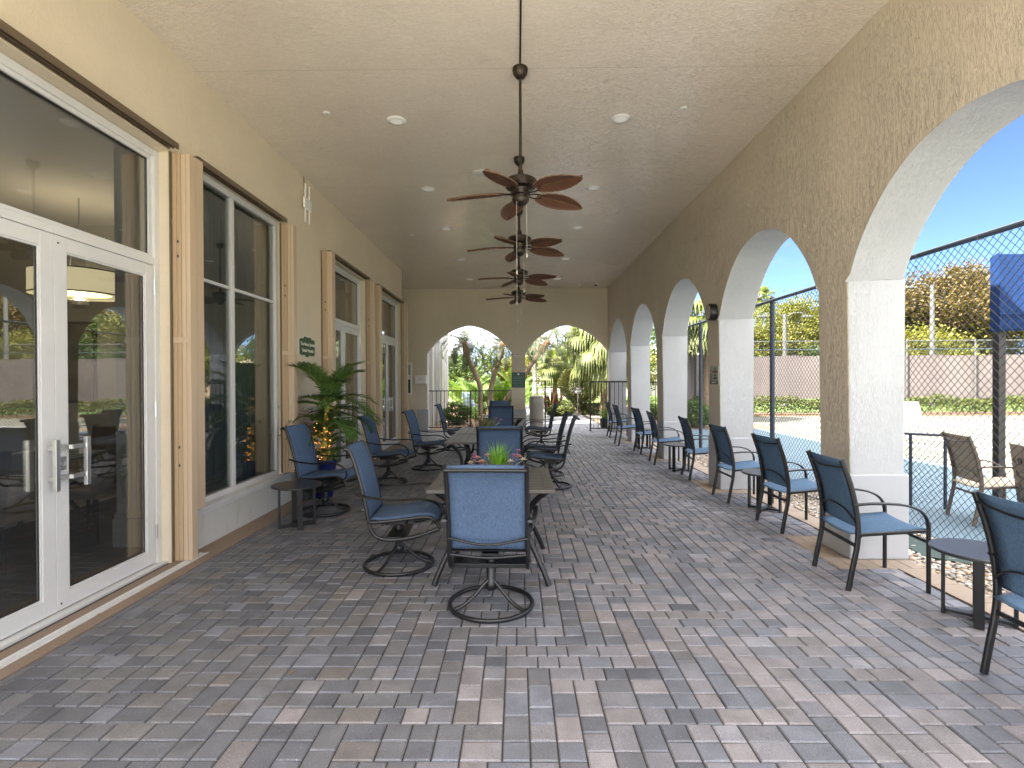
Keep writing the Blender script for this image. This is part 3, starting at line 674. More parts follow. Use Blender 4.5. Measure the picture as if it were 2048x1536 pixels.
# ------------------------------------------------------------------ swivel dining chairs
def swivel_chair():
    t = thing('swivel_chair', '', 'chair', (0, 0, 0), 0, 'high back swivel chairs around the dining tables')
    back = smooth([(-.375, 0, .955), (-.345, 0, .965), (-.315, 0, .925), (-.272, 0, .80), (-.235, 0, .66), (-.207, 0, .53), (-.187, 0, .42), (-.17, 0, .355), (-.13, 0, .30), (-.05, 0, .272), (.06, 0, .275), (.2, 0, .302), (.35, 0, .352)], 5)
    front = smooth([(.352, 0, .352), (.335, 0, .39), (.30, 0, .425), (.24, 0, .442), (.1, 0, .428), (-.05, 0, .412), (-.192, 0, .405)], 5)
    W = .245
    for s in (-1, 1):
        MB().sweep(back, .026, .026, off=s*W).sweep(front, .026, .024, off=s*W).build('side_frame', M_black, t, sm=True)
        arm = smooth([(-.275, s*.262, .625), (-.16, s*.275, .60), (.0, s*.292, .585), (.15, s*.30, .592), (.27, s*.30, .585), (.345, s*.295, .545), (.372, s*.285, .485), (.352, s*.27, .43), (.30, s*.25, .405)], 5)
        b = MB(); P = arm; N = len(P); bb = len(b.v)
        for i, p in enumerate(P):
            tg = (P[min(i+1, N-1)]-P[max(i-1, 0)]).normalized(); S = Vector((0, 1, 0)); S = (S-tg*S.dot(tg)).normalized(); nm = S.cross(tg)
            for k in range(10):
                a = 2*math.pi*k/10; b.v.append(tuple(p+S*math.cos(a)*.017+nm*math.sin(a)*.009))
        for i in range(N-1):
            for k in range(10): b.face((i*10+k, i*10+(k+1) % 10, (i+1)*10+(k+1) % 10, (i+1)*10+k))
        b.face(list(range(10))[::-1]); b.face([(N-1)*10+k for k in range(10)]); b.build('armrest', M_black, t, sm=True)
    # slings
    def sheet(prof, hw, sag, name, th=.004):
        b = MB(); n = len(prof); K = 8
        for i, p in enumerate(prof):
            tg = (Vector(prof[min(i+1, n-1)])-Vector(prof[max(i-1, 0)])).normalized(); nm = Vector((0, 1, 0)).cross(tg)
            for k in range(K+1):
                u = -1+2*k/K; ed = math.sin(math.pi*i/(n-1))**.5
                q = Vector(p)+nm*(-sag*(1-u*u)*ed+.0025*math.sin(i*1.9+u*2)*(1-u*u)*ed); b.v.append((q.x, u*hw, q.z))
        for i in range(n-1):
            for k in range(K): b.face((i*(K+1)+k, i*(K+1)+k+1, (i+1)*(K+1)+k+1, (i+1)*(K+1)+k))
        o = b.build(name, M_sling, t, sm=True, auto=False); md = o.modifiers.new('thick', 'SOLIDIFY'); md.thickness = th; md.offset = 0; return o
    bp = smooth([(-.378, 0, .95), (-.350, 0, .972), (-.318, 0, .935), (-.266, 0, .80), (-.229, 0, .66), (-.201, 0, .53), (-.180, 0, .43)], 4)
    sp = smooth([(-.178, 0, .428), (-.05, 0, .424), (.1, 0, .44), (.235, 0, .456), (.30, 0, .440), (.328, 0, .405)], 4)
    sheet(bp, W-.010, .012, 'backrest'); sheet(sp, W-.010, .022, 'seat')
    MB().tube([(-.380, -W, .950), (-.380, W, .950)], .012, 8).build('top_bar', M_black, t, sm=True)
    for pth, r_ in ((smooth([(-.225, -W, .505), (-.262, 0, .475), (-.225, W, .505)], 6), .009), (smooth([(-.185, -W, .392), (-.19, 0, .372), (-.185, W, .392)], 5), .010), ([(.33, -W, .385), (.33, W, .385)], .010)): MB().tube(pth, r_, 8).build('crossbar', M_black, t, sm=True)
    MB().box(-.06, .09, -W, W, .262, .290).box(-.11, .13, -.055, .055, .335, .372).box(.07, .17, -.02, .02, .35, .366).tube([(.09, -W, .385), (.09, W, .385)], .009, 6).tube([(-.08, -W, .385), (-.08, W, .385)], .009, 6).build('rocker_plate', M_black, t, bevel=.004)
    MB().lathe([(.0, .33), (.030, .33), (.030, .16), (.036, .155), (.036, .11), (.024, .10), (0, .10)], 16, cap=False).build('pedestal', M_black, t, sm=True)
    MB().tube([(.272*math.cos(2*math.pi*i/48), .272*math.sin(2*math.pi*i/48), .015) for i in range(48)], .0145, 8, closed=True).build('base_ring', M_black, t, sm=True)
    for k in range(3):
        a = R(120*k); ca, sa = math.cos(a), math.sin(a)
        MB().tube([(r_*ca, r_*sa, z) for r_, z in [(p.x, p.z) for p in smooth([(.022, 0, .165), (.06, 0, .135), (.12, 0, .082), (.19, 0, .038), (.262, 0, .017)], 5)]], .0125, 8).build('leg', M_black, t, sm=True)
    return t
sc_ = swivel_chair()
SW = [(-.176, 3.46, 88, 'swivel chair nearest the viewer, seen from behind at the first table'),
      (-.955, 4.22, 3, 'swivel chair with pale blue back on the left of the first table'),
      (-2.19, 5.95, -4, 'swivel chair between the small round side table and the potted palm'),
      (-1.88, 7.65, -3, 'swivel chair behind the left one of the first table, beside the second glass door'),
      (-1.50, 8.86, -4, 'swivel chair on the left side of the long slatted table'),
      (-1.36, 11.3, 0, 'farthest swivel chair on the left, in front of the low railing'),
      (-.20, 6.12, 91, 'swivel chair seen from behind between the two flower arrangements'),
      (.47, 7.33, 176, 'front one of the two close swivel chairs right of the long table'),
      (.45, 8.28, 180, 'rear one of the two close swivel chairs right of the long table'),
      (.53, 11.55, 182, 'swivel chair in front of the trash can'),
      (-.33, 11.0, 90, 'dark swivel chair seen from behind at the farthest table'),
      (-.43, 12.75, -90, 'farthest swivel chair, facing the viewer beyond the farthest table')]
for i, (x, y, a, l) in enumerate(SW):
    o = repeat(sc_, i > 0, (x, y, .002), R(a), l)
    if i == 0:
        for ch in o.children: pass

# ------------------------------------------------------------------ slatted dining tables
M_tabletop = Mat('bronze_slat', (.085, .078, .07), .45); M_tabletop.vary(.1, 6); M_tabletop = M_tabletop.m
def slat_table(label, cx, cy, wx, wy, along, grp='slatted dining tables'):
    t = thing('dining_table', label, 'table', (cx, cy, 0), 0, grp); H = .705; hx, hy = wx/2, wy/2; e = .075
    b = MB().box(-hx, hx, -hy, -hy+e, H-.028, H).box(-hx, hx, hy-e, hy, H-.028, H).box(-hx, -hx+e, -hy+e+.001, hy-e-.001, H-.028, H).box(hx-e, hx, -hy+e+.001, hy-e-.001, H-.028, H)
    b.build('table_rim', M_tabletop, t, bevel=.005)
    b = MB()
    if along == 'x':
        n = 13; w_ = (wy-2*e)/n
        for k in range(n): b.box(-hx+e, hx-e, -hy+e+k*w_+.004, -hy+e+(k+1)*w_-.004, H-.018, H-.003)
    else:
        n = 9; w_ = (wx-2*e)/n
        for k in range(n): b.box(-hx+e+k*w_+.004, -hx+e+(k+1)*w_-.004, -hy+e, hy-e, H-.018, H-.003)
    b.build('slats', M_tabletop, t)
    prof = smooth([(-.02, 0, .675), (-.10, 0, .60), (-.155, 0, .50), (-.165, 0, .40), (-.135, 0, .30), (-.08, 0, .18), (-.035, 0, .08), (-.005, 0, .0)], 5)
    ry = hy-.06; rx = hx-.04
    for sx in (-1, 1):
        for sy in (-1, 1):
            MB().tube([(sx*(rx+p.x*1.0), sy*(ry+p.x*.55), p.z) for p in prof], .021, 8).build('leg', M_black, t, sm=True)
    MB().tube(smooth([(-(rx-.16), -(ry-.09), .37), (-.12, -.10, .34), (-.12, .10, .34), (-(rx-.16), ry-.09, .37)], 5), .012, 8).tube(smooth([((rx-.16), -(ry-.09), .37), (.12, -.10, .34), (.12, .10, .34), ((rx-.16), ry-.09, .37)], 5), .012, 8).tube([(-.115, 0, .34), (.115, 0, .34)], .012, 8).build('stretcher', M_black, t, sm=True)
    return t
slat_table('slatted dark metal table nearest the viewer, with grass and pink flowers', -.19, 4.20, .92, .96, 'x')
slat_table('front half of the long slatted table behind the first one', -.45, 7.14, .94, 1.06, 'y')
slat_table('rear half of the long slatted table, carrying the second flower arrangement', -.45, 8.21, .94, 1.04, 'y')
slat_table('farthest slatted table, in front of the white based pier', -.27, 11.35, .86, .95, 'y')

# ------------------------------------------------------------------ stacking sling chairs along the arcade
def sling_chair(name, mat, frame, group=None):
    t = thing(name, '', 'chair', (0, 0, 0), 0, group); W = .245
    rear = smooth([(-.265, 0, .0), (-.235, 0, .16), (-.205, 0, .32), (-.20, 0, .45), (-.215, 0, .58), (-.25, 0, .74), (-.31, 0, .915)], 5)
    for s in (-1, 1):
        MB().sweep(rear, .024, .034, off=s*W).build('rear_post', frame, t, sm=True)
        MB().tube([(.262, s*W, 0), (.262, s*W, .30), (.262, s*W, .49)], .0145, 8).build('leg', frame, t, sm=True)
        arm = smooth([(-.235, s*W, .598), (-.1, s*(W+.006), .612), (.08, s*(W+.006), .608), (.19, s*(W+.004), .575), (.245, s*W, .52), (.262, s*W, .45)], 6)
        MB().sweep(arm, .034, .014).build('armrest', frame, t, sm=True)
        MB().beam((-.205, s*(W-.004), .388), (.262, s*(W-.004), .428), .024, .022).build('seat_rail', frame, t, bevel=.004)
    def sheet(prof, hw, sag, nm_):
        b = MB(); n = len(prof); K = 6
        for i, p in enumerate(prof):
            for k in range(K+1):
                u = -1+2*k/K; b.v.append((p[0]+(sag*(1-u*u) if nm_ == 'backrest' else 0)*-1, u*hw, p[2]-(sag*(1-u*u) if nm_ == 'seat' else 0)))
        for i in range(n-1):
            for k in range(K): b.face((i*(K+1)+k, i*(K+1)+k+1, (i+1)*(K+1)+k+1, (i+1)*(K+1)+k))
        o = b.build(nm_, mat, t, sm=True, auto=False); md = o.modifiers.new('thick', 'SOLIDIFY'); md.thickness = .004; md.offset = 0
    sheet(smooth([(-.186, 0, .435), (-.192, 0, .50), (-.208, 0, .60), (-.243, 0, .74), (-.305, 0, .912)], 4), W-.013, .012, 'backrest')
    sheet(smooth([(-.235, 0, .392), (-.1, 0, .405), (.08, 0, .424), (.235, 0, .440), (.262, 0, .432)], 4), W-.012, .015, 'seat')
    MB().tube(smooth([(-.305, -W, .862), (-.325, 0, .845), (-.305, W, .862)], 6), .0075, 8).build('back_bar', frame, t, sm=True); MB().tube(smooth([(-.215, -W, .478), (-.232, -W*.6, .545), (-.24, 0, .568), (-.232, W*.6, .545), (-.215, W, .478)], 6), .0065, 8).build('back_bar', frame, t, sm=True)
    MB().beam((-.208, -W, .31), (-.208, W, .31), .018, .022).build('stretcher', frame, t, bevel=.003); MB().beam((.262, -W, .35), (.262, W, .35), .016, .02).build('stretcher', frame, t, bevel=.003)
    for s in (-1, 1): MB().box(-.205, -.18, s*W-.016, s*W+.016, .375, .40).build('bracket', frame, t, bevel=.003)
    return t
ch = sling_chair('sling_chair', M_sling2, M_black, 'blue sling chairs in a row along the arcade')
ROW = [(2.34, 2.41, 0, 'blue sling chair cut by the right edge, nearest the viewer'),
       (2.33, 3.935, -4.5, 'blue sling chair in front of the nearest pier, beside the nearest round side table'),
       (2.522, 5.295, 2, 'blue sling chair directly behind the one at the nearest pier'),
       (2.52, 6.55, 0, 'blue sling chair on the far side of the second round side table'),
       (2.545, 7.98, -5, 'blue sling chair just beyond the pier with the round lamp'),
       (2.40, 9.40, -4, 'fifth blue sling chair along the arcade, before the third round side table'),
       (2.43, 10.69, 3, 'blue sling chair on the near side of the farthest round side table'),
       (2.28, 12.08, 0, 'second farthest blue sling chair along the arcade'),
       (2.37, 13.70, -2, 'farthest blue sling chair, in front of the tall railing panel')]
for i, (x, y, a, l) in enumerate(ROW):
    a = R(a); o = repeat(ch, i > 0, (x+.265*math.cos(a), y+.265*math.sin(a), .002), a, l)
# small round side tables
def side_table():
    t = thing('side_table', '', 'table', (0, 0, 0), 0, 'small round metal side tables')
    MB().lathe([(0, .410), (.236, .410), (.242, .414), (.242, .426), (.236, .430), (0, .430)], 48, cap=False).build('tabletop', Mat('side_table_top', (.03, .03, .033), .3).m, t, sm=True, auto=30)
    for k in range(4):
        a = R(90*k+20); ca, sa = math.cos(a), math.sin(a)
        MB().beam((.168*ca, .168*sa, .0), (.168*ca, .168*sa, .409), .050, .020, up=(ca, sa, 0)).build('leg', M_black, t, bevel=.003)
        # bars lying on the floor and under the top
        MB().beam((.0 if k % 2 == 0 else .026*ca, .0 if k % 2 == 0 else .026*sa, .022), (.158*ca, .158*sa, .022), .050, .020).build('base_bar', M_black, t, bevel=.003)
    return t
st_ = side_table()
for i, (x, y, a, l) in enumerate([(-2.25, 5.34, 12, 'small round side table by the window, beside the swivel chair'),
        (2.83, 3.25, 30, 'round side table at the right edge, between the two nearest sling chairs'),
        (2.80, 5.98, 25, 'round side table between the third and fourth sling chairs from the viewer'),
        (2.64, 8.60, 25, 'round side table just before the third pier, half hidden by a sling chair'),
        (2.72, 11.38, 25, 'farthest round side table, between the sixth and seventh sling chairs')]):
    repeat(st_, i > 0, (x, y, .002), R(a), l)

# ------------------------------------------------------------------ ceiling fans
def fan_blade():
    n = 30; K = 10; L0, L1 = .175, .655; hw = .108; b = MB(); idx = {}
    def wid(u): return hw*(max(0, math.sin(math.pi*min(1, .06+u*.94)**.9)))**.68*(1-.08*u)+.005
    def pt(u, v, under=0):
        x = L0+(L1-L0)*u; y = v*wid(u); z = .016*(abs(v))*-1+.010-.03*u*u
        z += (.0034*math.sin(x*300-abs(v)*14))*(1-.3*abs(v))
        return (x, y, z-(.006 if under else 0))
    n = 120
    for side in (0, 1):
        base = len(b.v)
        for i in range(n+1):
            for k in range(K+1): b.v.append(pt(i/n, -1+2*k/K, side))
        for i in range(n):
            for k in range(K):
                q = [base+i*(K+1)+k, base+i*(K+1)+k+1, base+(i+1)*(K+1)+k+1, base+(i+1)*(K+1)+k]; b.face(q if side == 0 else q[::-1])
    N1 = (n+1)*(K+1)
    for i in range(n):
        for k in (0, K): b.face((i*(K+1)+k, (i+1)*(K+1)+k, N1+(i+1)*(K+1)+k, N1+i*(K+1)+k))
    for i in (0, n):
        for k in range(K): b.face((i*(K+1)+k, i*(K+1)+k+1, N1+i*(K+1)+k+1, N1+i*(K+1)+k))
    return b, pt
def ceiling_fan():
    t = thing('ceiling_fan', '', 'ceiling fan', (0, 0, 0), 0, 'brown leaf blade ceiling fans in a line')
    z0 = -1.085     # blade plane below ceiling
    MB().lathe([(.0, 0), (.066, 0), (.068, -.02), (.060, -.055), (.038, -.085), (.018, -.095), (0, -.095)], 28, cap=False).build('canopy', M_fan, t, sm=True)
    MB().tube([(0, 0, -.09), (0, 0, z0+.17)], .0125, 12).build('downrod', M_fan, t, sm=True)
    MB().lathe([(0, z0+.20), (.022, z0+.20), (.030, z0+.155), (.055, z0+.135), (.115, z0+.125), (.142, z0+.105), (.145, z0+.07), (.130, z0+.045), (.075, z0+.035), (.07, z0+.0), (.085, z0-.005), (.085, z0-.02), (.07, z0-.025), (.07, z0-.045), (.074, z0-.05), (.072, z0-.07), (.055, z0-.095), (.03, z0-.112), (.012, z0-.118), (0, z0-.118)], 32, cap=False).build('motor', M_fan, t, sm=True, auto=35)
    for k in range(5):
        a = R(72*k); b, pt = fan_blade()
        rot = Matrix.Rotation(a, 4, 'Z') @ Matrix.Translation((0, 0, z0)) @ Matrix.Rotation(R(-13), 4, 'X')
        b.v = [tuple(rot @ Vector(v)) for v in b.v]; bl_ = b.build('fan_blade', M_blade, t, sm=True, auto=80)
        r_ = MB(); r_.tube([pt(i/20, 0)[:2]+(pt(i/20, 0)[2]-.007,) for i in range(21)], .0035, 6)
        edge = [pt(i/30, 1) for i in range(31)]+[pt(1-i/30, -1) for i in range(31)]; r_.tube([(p[0], p[1], p[2]-.003) for p in edge], .0042, 6)
        r_.v = [tuple(rot @ Vector(v)) for v in r_.v]; r_.build('blade_edge', M_blade_light, bl_, sm=True)
        c_ = MB(); c_.tube(smooth([(.07, 0, -.01), (.12, .028, -.006), (.19, .03, .0), (.215, .0, .0), (.19, -.03, .0), (.12, -.028, -.006), (.07, 0, -.01)], 5), .007, 6)
        c_.v = [tuple(rot @ Vector(v)) for v in c_.v]; c_.build('blade_bracket', M_fan, t, sm=True)
    for dx, dy, l in ((.03, .05, .62), (-.05, -.03, .46)):
        MB().tube([(dx, dy, z0-.06), (dx*1.02, dy, z0-.06-l)], .0016, 5).lathe([(.001, 0), (.006, -.008), (.007, -.03), (.001, -.038)], 8, (dx, dy, z0-.06-l)).build('pull_chain', M_pull, t)
    return t
fn = ceiling_fan()
for i, (y, a, l) in enumerate([(4.60, 174, 'brown leaf blade ceiling fan nearest the viewer'), (6.45, 174, 'second brown ceiling fan from the viewer'),
        (8.42, 188, 'third brown ceiling fan, with one blade pointing at the viewer'), (10.36, 174, 'farthest and smallest looking brown ceiling fan')]):
    repeat(fn, i > 0, (.038, y, HC-.0005), R(a), l)
tag(MB().box(.030, .044, YB, 4.53, HC-.010, HC-.0005).build('conduit', M_fan), 'thin dark conduit on the ceiling leading to the nearest fan', 'conduit')

# ------------------------------------------------------------------ ceiling fittings
def downlight():
    t = thing('ceiling_light', '', 'light', (0, 0, 0), 0, 'round recessed ceiling lights in two rows')
    MB().lathe([(.058, -.012), (.072, -.010), (.100, -.004), (.102, -.0004)], 40, cap=False).build('trim_ring', M_white, t, sm=True)
    MB().lathe([(0, -.0115), (.045, -.0115), (.058, -.012)], 32, cap=False).build('lens', M_lens, t, sm=True); return t
dl = downlight(); i = 0
ordn = ['nearest', 'second', 'third', 'fourth', 'farthest']
for side, X_, in (('left', -1.25), ('right', 1.09)):
    for k, y in enumerate((5.5, 7.46, 9.40, 11.8, 14.1)):
        repeat(dl, i > 0, (X_, y, HC), 0, f'{ordn[k]} recessed ceiling light of the {side} row'); i += 1
for i, (x, y, l) in enumerate(((-.455, 6.90, 'flat white ceiling speaker just left of the nearest fan'), (-.455, 10.89, 'flat white ceiling speaker left of the third fan'))):
    t = thing('ceiling_speaker', l, 'speaker', (x, y, HC)); MB().lathe([(0, -.008), (.10, -.008), (.112, -.005), (.114, -.0004)], 40, cap=False).build('grille', M_white, t, sm=True)
for i, (x, y, l) in enumerate(((-1.92, 5.33, 'small sprinkler head near the left wall, beside the nearest left light'), (1.68, 5.30, 'small sprinkler head near the arcade, beside the nearest right light'), (-1.95, 9.8, 'small sprinkler head far along the left of the ceiling'), (1.79, 15.0, 'small sprinkler head at the far right of the ceiling'))):
    t = thing('sprinkler', l, 'sprinkler', (x, y, HC), 0, 'fire sprinkler heads in the ceiling')
    MB().lathe([(.012, -.010), (.032, -.007), (.036, -.0004)], 24, cap=False).build('escutcheon', M_white, t, sm=True); MB().lathe([(0, -.026), (.010, -.026), (.011, -.014), (.004, -.008), (.004, -.0004)], 12, cap=False).build('head', M_steel, t)
t = thing('security_camera', 'small white dome camera on the ceiling by the far right corner', 'camera', (2.24, 14.9, HC))
MB().lathe([(.0, -.02), (.05, -.02), (.07, -.008), (.07, -.0004)], 24, cap=False).build('base', M_white, t, sm=True)
_b = MB(); _b.lathe([(.042*math.cos(R(a)), -.02-.042*math.sin(R(a))) for a in range(0, 91, 15)], 20, cap=False); _b.build('dome', M_flat_black, t, sm=True)

# ------------------------------------------------------------------ text helper
def text(s, size, mat, parent, name='lettering', loc=(0, 0, 0), rot=(0, 0, 0), depth=.001, sx=1, align='CENTER', bold=0):
    cu = bpy.data.curves.new('t', 'FONT'); cu.body = s; cu.size = size; cu.align_x = align; cu.align_y = 'CENTER'; cu.extrude = depth; cu.offset = bold
    o = bpy.data.objects.new('t', cu); COL.objects.link(o); dg = bpy.context.evaluated_depsgraph_get(); dg.update()
    me = bpy.data.meshes.new_from_object(o.evaluated_get(dg)); bpy.data.objects.remove(o); me.name = name; me.materials.clear(); me.materials.append(mat)
    me.transform(Matrix.Diagonal((sx, 1, 1, 1)))
    ob = bpy.data.objects.new(name, me); COL.objects.link(ob); ob.parent = parent; ob.location = loc; ob.rotation_euler = rot; return ob
M_signgreen = Mat('sign_green', (.022, .07, .03), .45).m; M_ink = Mat('sign_cream', (.75, .74, .66), .5).m; M_redink = Mat('sign_red', (.45, .03, .03), .5).m
M_darkgreen = Mat('notice_green', (.005, .06, .045), .4).m; M_greysign = Mat('grey_sign', (.36, .35, .31), .45).m
# carved green veranda sign on the left wall (reads towards +X)
t = thing('wall_sign', 'green shaped sign with cream lettering on the wall beside the window', 'sign', (WL, 7.04, 1.935)); hw, hh = .245, .112
prof = [(-hw, -hh+.02), (-hw*.8, -hh), (-hw*.3, -hh+.006), (0, -hh-.022), (hw*.3, -hh+.006), (hw*.8, -hh), (hw, -hh+.02), (hw, hh-.015), (hw*.82, hh), (hw*.55, hh-.006), (hw*.38, hh+.028), (0, hh+.018), (-hw*.38, hh+.028), (-hw*.55, hh-.006), (-hw*.82, hh), (-hw, hh-.015)]
MB().prism([(y*1.04, z*1.06) for y, z in prof], 0, .001, .011).build('sign_border', M_ink, t); bd = MB().prism([(y, z) for y, z in prof], 0, .012, .022).build('sign_board', M_signgreen, t)
for s, z in (('The Nancy Epstein', .038), ('Tennis Veranda', -.045)): text(s, .062, M_ink, bd, loc=(.024, 0, z), rot=(R(90), 0, R(90)), bold=.0012)
# wifi unit
t = thing('wireless_router', 'white wireless antenna box with four rods high on the left wall', 'antenna', (WL, 7.0, 3.84))
MB().box(.03, .06, -.115, .115, -.075, .065).box(.001, .029, -.04, .04, -.04, .04).build('housing', M_white, t, bevel=.005)
for y in (-.065, .06):
    for s in (1, -1): MB().tube([(.045, y, s*.065), (.045, y, s*.25)], .011, 8).build('antenna', M_white, t)
MB().tube(smooth([(.04, -.02, .065), (.02, -.03, .2), (.015, -.04, .355)], 4), .004, 6).build('cable', M_flat_black, t)
# no smoking strip and green notice on the far pier (read towards -Y)
t = thing('no_smoking_sign', 'small white NO SMOKING strip high on the far pier', 'sign', (.043, YF, 2.25)); sb = MB().box(-.155, .155, -.012, -.001, -.047, .047).build('sign_board', M_ink, t)
text('NO SMOKING', .058, M_redink, sb, loc=(0, -.0135, 0), rot=(R(90), 0, 0), bold=.001)
t = thing('rules_notice', 'dark green notice board with crest and small white text on the far pier', 'sign', (.043, YF, 1.495)); sb = MB().box(-.205, .205, -.014, -.001, -.225, .225).build('sign_board', M_darkgreen, t)
MB().tube([(0, -.0145, .17), (0, -.019, .17)], .03, 20).build('crest', M_ink, sb)
M_dim = Mat('faded_ink', (.20, .33, .28), .5).m
for k in range(6): text(['VERANDA RULES', 'RESIDENTS AND GUESTS ONLY', 'NO GLASS ON THE COURTS', 'PLEASE RETURN CHAIRS', 'NO PETS ALLOWED', 'THANK YOU'][k], .026, M_dim, sb, loc=(0, -.0155, .10-.05*k), rot=(R(90), 0, 0)) if False else MB().box(-.15+.01*(k % 3), .15-.013*(k % 2), -.0152, -.0142, .085-.05*k, .094-.05*k).build('text_line', M_dim, sb)
# white box on the end wall and framed case
t = thing('alarm_box', 'white wall box with red print beside the left end arch', 'box', (-2.85, YF, 1.515)); hb = MB().box(-.17, .17, -.09, -.001, -.125, .125).build('housing', M_white, t, bevel=.012)
MB().box(-.075, .075, -.092, -.0905, .022, .028).box(-.06, .06, -.092, -.0905, -.012, -.006).box(-.075, -.071, -.092, -.0905, -.006, .022).box(.071, .075, -.092, -.0905, -.006, .022).build('red_print', M_redink, hb)
t = thing('notice_case', 'white framed notice case at the far end of the left wall', 'notice case', (-3.26, YF, 0)); MB().box(-.16, .14, -.05, -.001, 1.60, 2.02).box(-.16, .14, -.05, -.001, 1.06, 1.58).build('frame', M_white, t, bevel=.006)
MB().box(-.12, .10, -.053, -.0505, 1.66, 1.96).build('pane', M_greysign, t); MB().box(-.12, .10, -.053, -.0505, 1.12, 1.52).build('pane', M_darkgreen, t)
# pier sign and round lamp
t = thing('no_vaping_sign', 'small grey NO SMOKING NO VAPING sign on the second pier', 'sign', (WR-.022, 7.26, 1.54))
sb = MB().box(-.010, -.001, -.155, .155, -.125, .125).build('sign_board', M_greysign, t)
MB().box(-.0115, -.0105, -.145, .145, -.118, -.072).build('dark_band', M_flat_black, sb)
for s, z in (('NO', .085), ('SMOKING', .048), ('NO', .0), ('VAPING', -.04)): text(s, .042, M_flat_black, sb, loc=(-.0115, -.05, z), rot=(R(90), 0, R(-90)), bold=.001)
for z in (.06, .0, -.045): MB().tube([(-.012, .095+.03*math.cos(2*math.pi*i/16), z+.02*math.sin(2*math.pi*i/16)) for i in range(16)], .0035, 6, closed=True).build('symbol', M_redink if z > .05 else M_flat_black, sb)
text('THANK YOU', .03, M_ink, sb, loc=(-.0125, 0, -.096), rot=(R(90), 0, R(-90)))
t = thing('wall_lamp', 'round black wall lamp with pale face high on the second pier', 'lamp', (WR-.032, 7.20, 2.40))
def xl(prof, n=36):
    b = MB(); b.lathe(prof, n, cap=False); b.v = [(-z, y, x) for x, y, z in b.v]; return b
xl([(0, 0), (.10, 0), (.115, .01), (.115, .085), (.105, .10), (.095, .10)]).build('housing', M_black, t, sm=True, auto=35)
xl([(.095, .098), (0, .102)]).build('diffuser', Mat('lamp_face', (.38, .33, .28), .5).m, t, sm=True)

# ------------------------------------------------------------------ railings
M_rail = Mat('brown_railing', (.018, .012, .010), .45).m
def railing(label, x0, x1, y, z0, z1, step, posts, heavy=False, name='railing'):
    t = thing(name, label, 'railing', ((x0+x1)/2, y, 0)); a = (x1-x0)/2; th = .022 if heavy else .014
    MB().box(-a, a, -th, th, z1-2*th, z1).build('top_rail', M_rail, t); MB().box(-a, a, -.012, .012, z0, z0+.026).build('bottom_rail', M_rail, t)
    n = int((x1-x0)/step)
    for k in range(1, n): MB().box(-a+k*(x1-x0)/n-.007, -a+k*(x1-x0)/n+.007, -.007, .007, z0+.027, z1-2*th-.001).build('picket', M_rail, t)
    for px in posts: MB().box(px-(x0+x1)/2-.02, px-(x0+x1)/2+.02, -.02, .02, .0, z1-2*th-.001).build('post', M_rail, t)
    return t
railing('low brown metal railing across the left end arch', -2.64, -.19, YF+.13, .07, 1.19, .112, [-1.40])
railing('short brown railing panel behind the trash can', .27, .86, YF+.13, .07, 1.475, .115, [.84])
railing('tall brown railing panel standing open at the right end arch', 2.10, 3.17, 15.22, .075, 1.455, .118, [2.12, 2.66], True)
railing('tall dark railing outside the arcade by the court corner', 3.22, 4.2, 14.6, .03, 1.42, .118, [4.18])

# ------------------------------------------------------------------ trash can
t = thing('trash_can', 'round tan trash can with push flap by the right end arch', 'trash can', (.555, 15.0, .002)); M_can = Mat('tan_plastic', (.40, .37, .31), .5); M_can.vary(.05, 4); M_can = M_can.m
MB().lathe([(0, 0), (.185, 0), (.19, .01), (.205, .70), (0, .70)], 36, cap=False).build('body', M_can, t, sm=True, auto=35)
lid = MB().lathe([(0, .705), (.216, .705), (.216, .775), (.210, .78), (.205, 1.0), (.19, 1.03), (.10, 1.05), (0, 1.052)], 36, cap=False).build('lid', M_can, t, sm=True, auto=35)
MB().box(-.10, .11, -.218, -.19, .83, .98).build('push_flap', Mat('can_flap', (.46, .43, .37), .5).m, lid, bevel=.008)

# ------------------------------------------------------------------ numpy meshes (leaves, pebbles)
def np_build(name, V, Fc, mat, parent=None, cols=None, sm=False, loc=None):
    me = bpy.data.meshes.new(name); V = np.asarray(V, dtype=np.float32); Fc = np.asarray(Fc, dtype=np.int32); n, k = Fc.shape
    me.vertices.add(len(V)); me.vertices.foreach_set('co', V.ravel()); me.loops.add(n*k); me.loops.foreach_set('vertex_index', Fc.ravel())
    me.polygons.add(n); me.polygons.foreach_set('loop_start', np.arange(n, dtype=np.int32)*k)
    if sm: me.polygons.foreach_set('use_smooth', np.ones(n, dtype=bool))
    me.update(calc_edges=True); me.materials.append(mat)
    if cols is not None:
        at = me.color_attributes.new('Col', 'FLOAT_COLOR', 'CORNER'); c = np.repeat(np.asarray(cols, dtype=np.float32), k, axis=0)
        c = np.hstack([c, np.ones((len(c), 1), dtype=np.float32)]); at.data.foreach_set('color', c.ravel())
    o = bpy.data.objects.new(name, me); COL.objects.link(o)
    if parent: o.parent = parent
    if loc: o.location = loc
    return o
rng = np.random.default_rng(5)
def unit(n):
    v = rng.normal(size=(n, 3)); return v/np.linalg.norm(v, axis=1, keepdims=True)
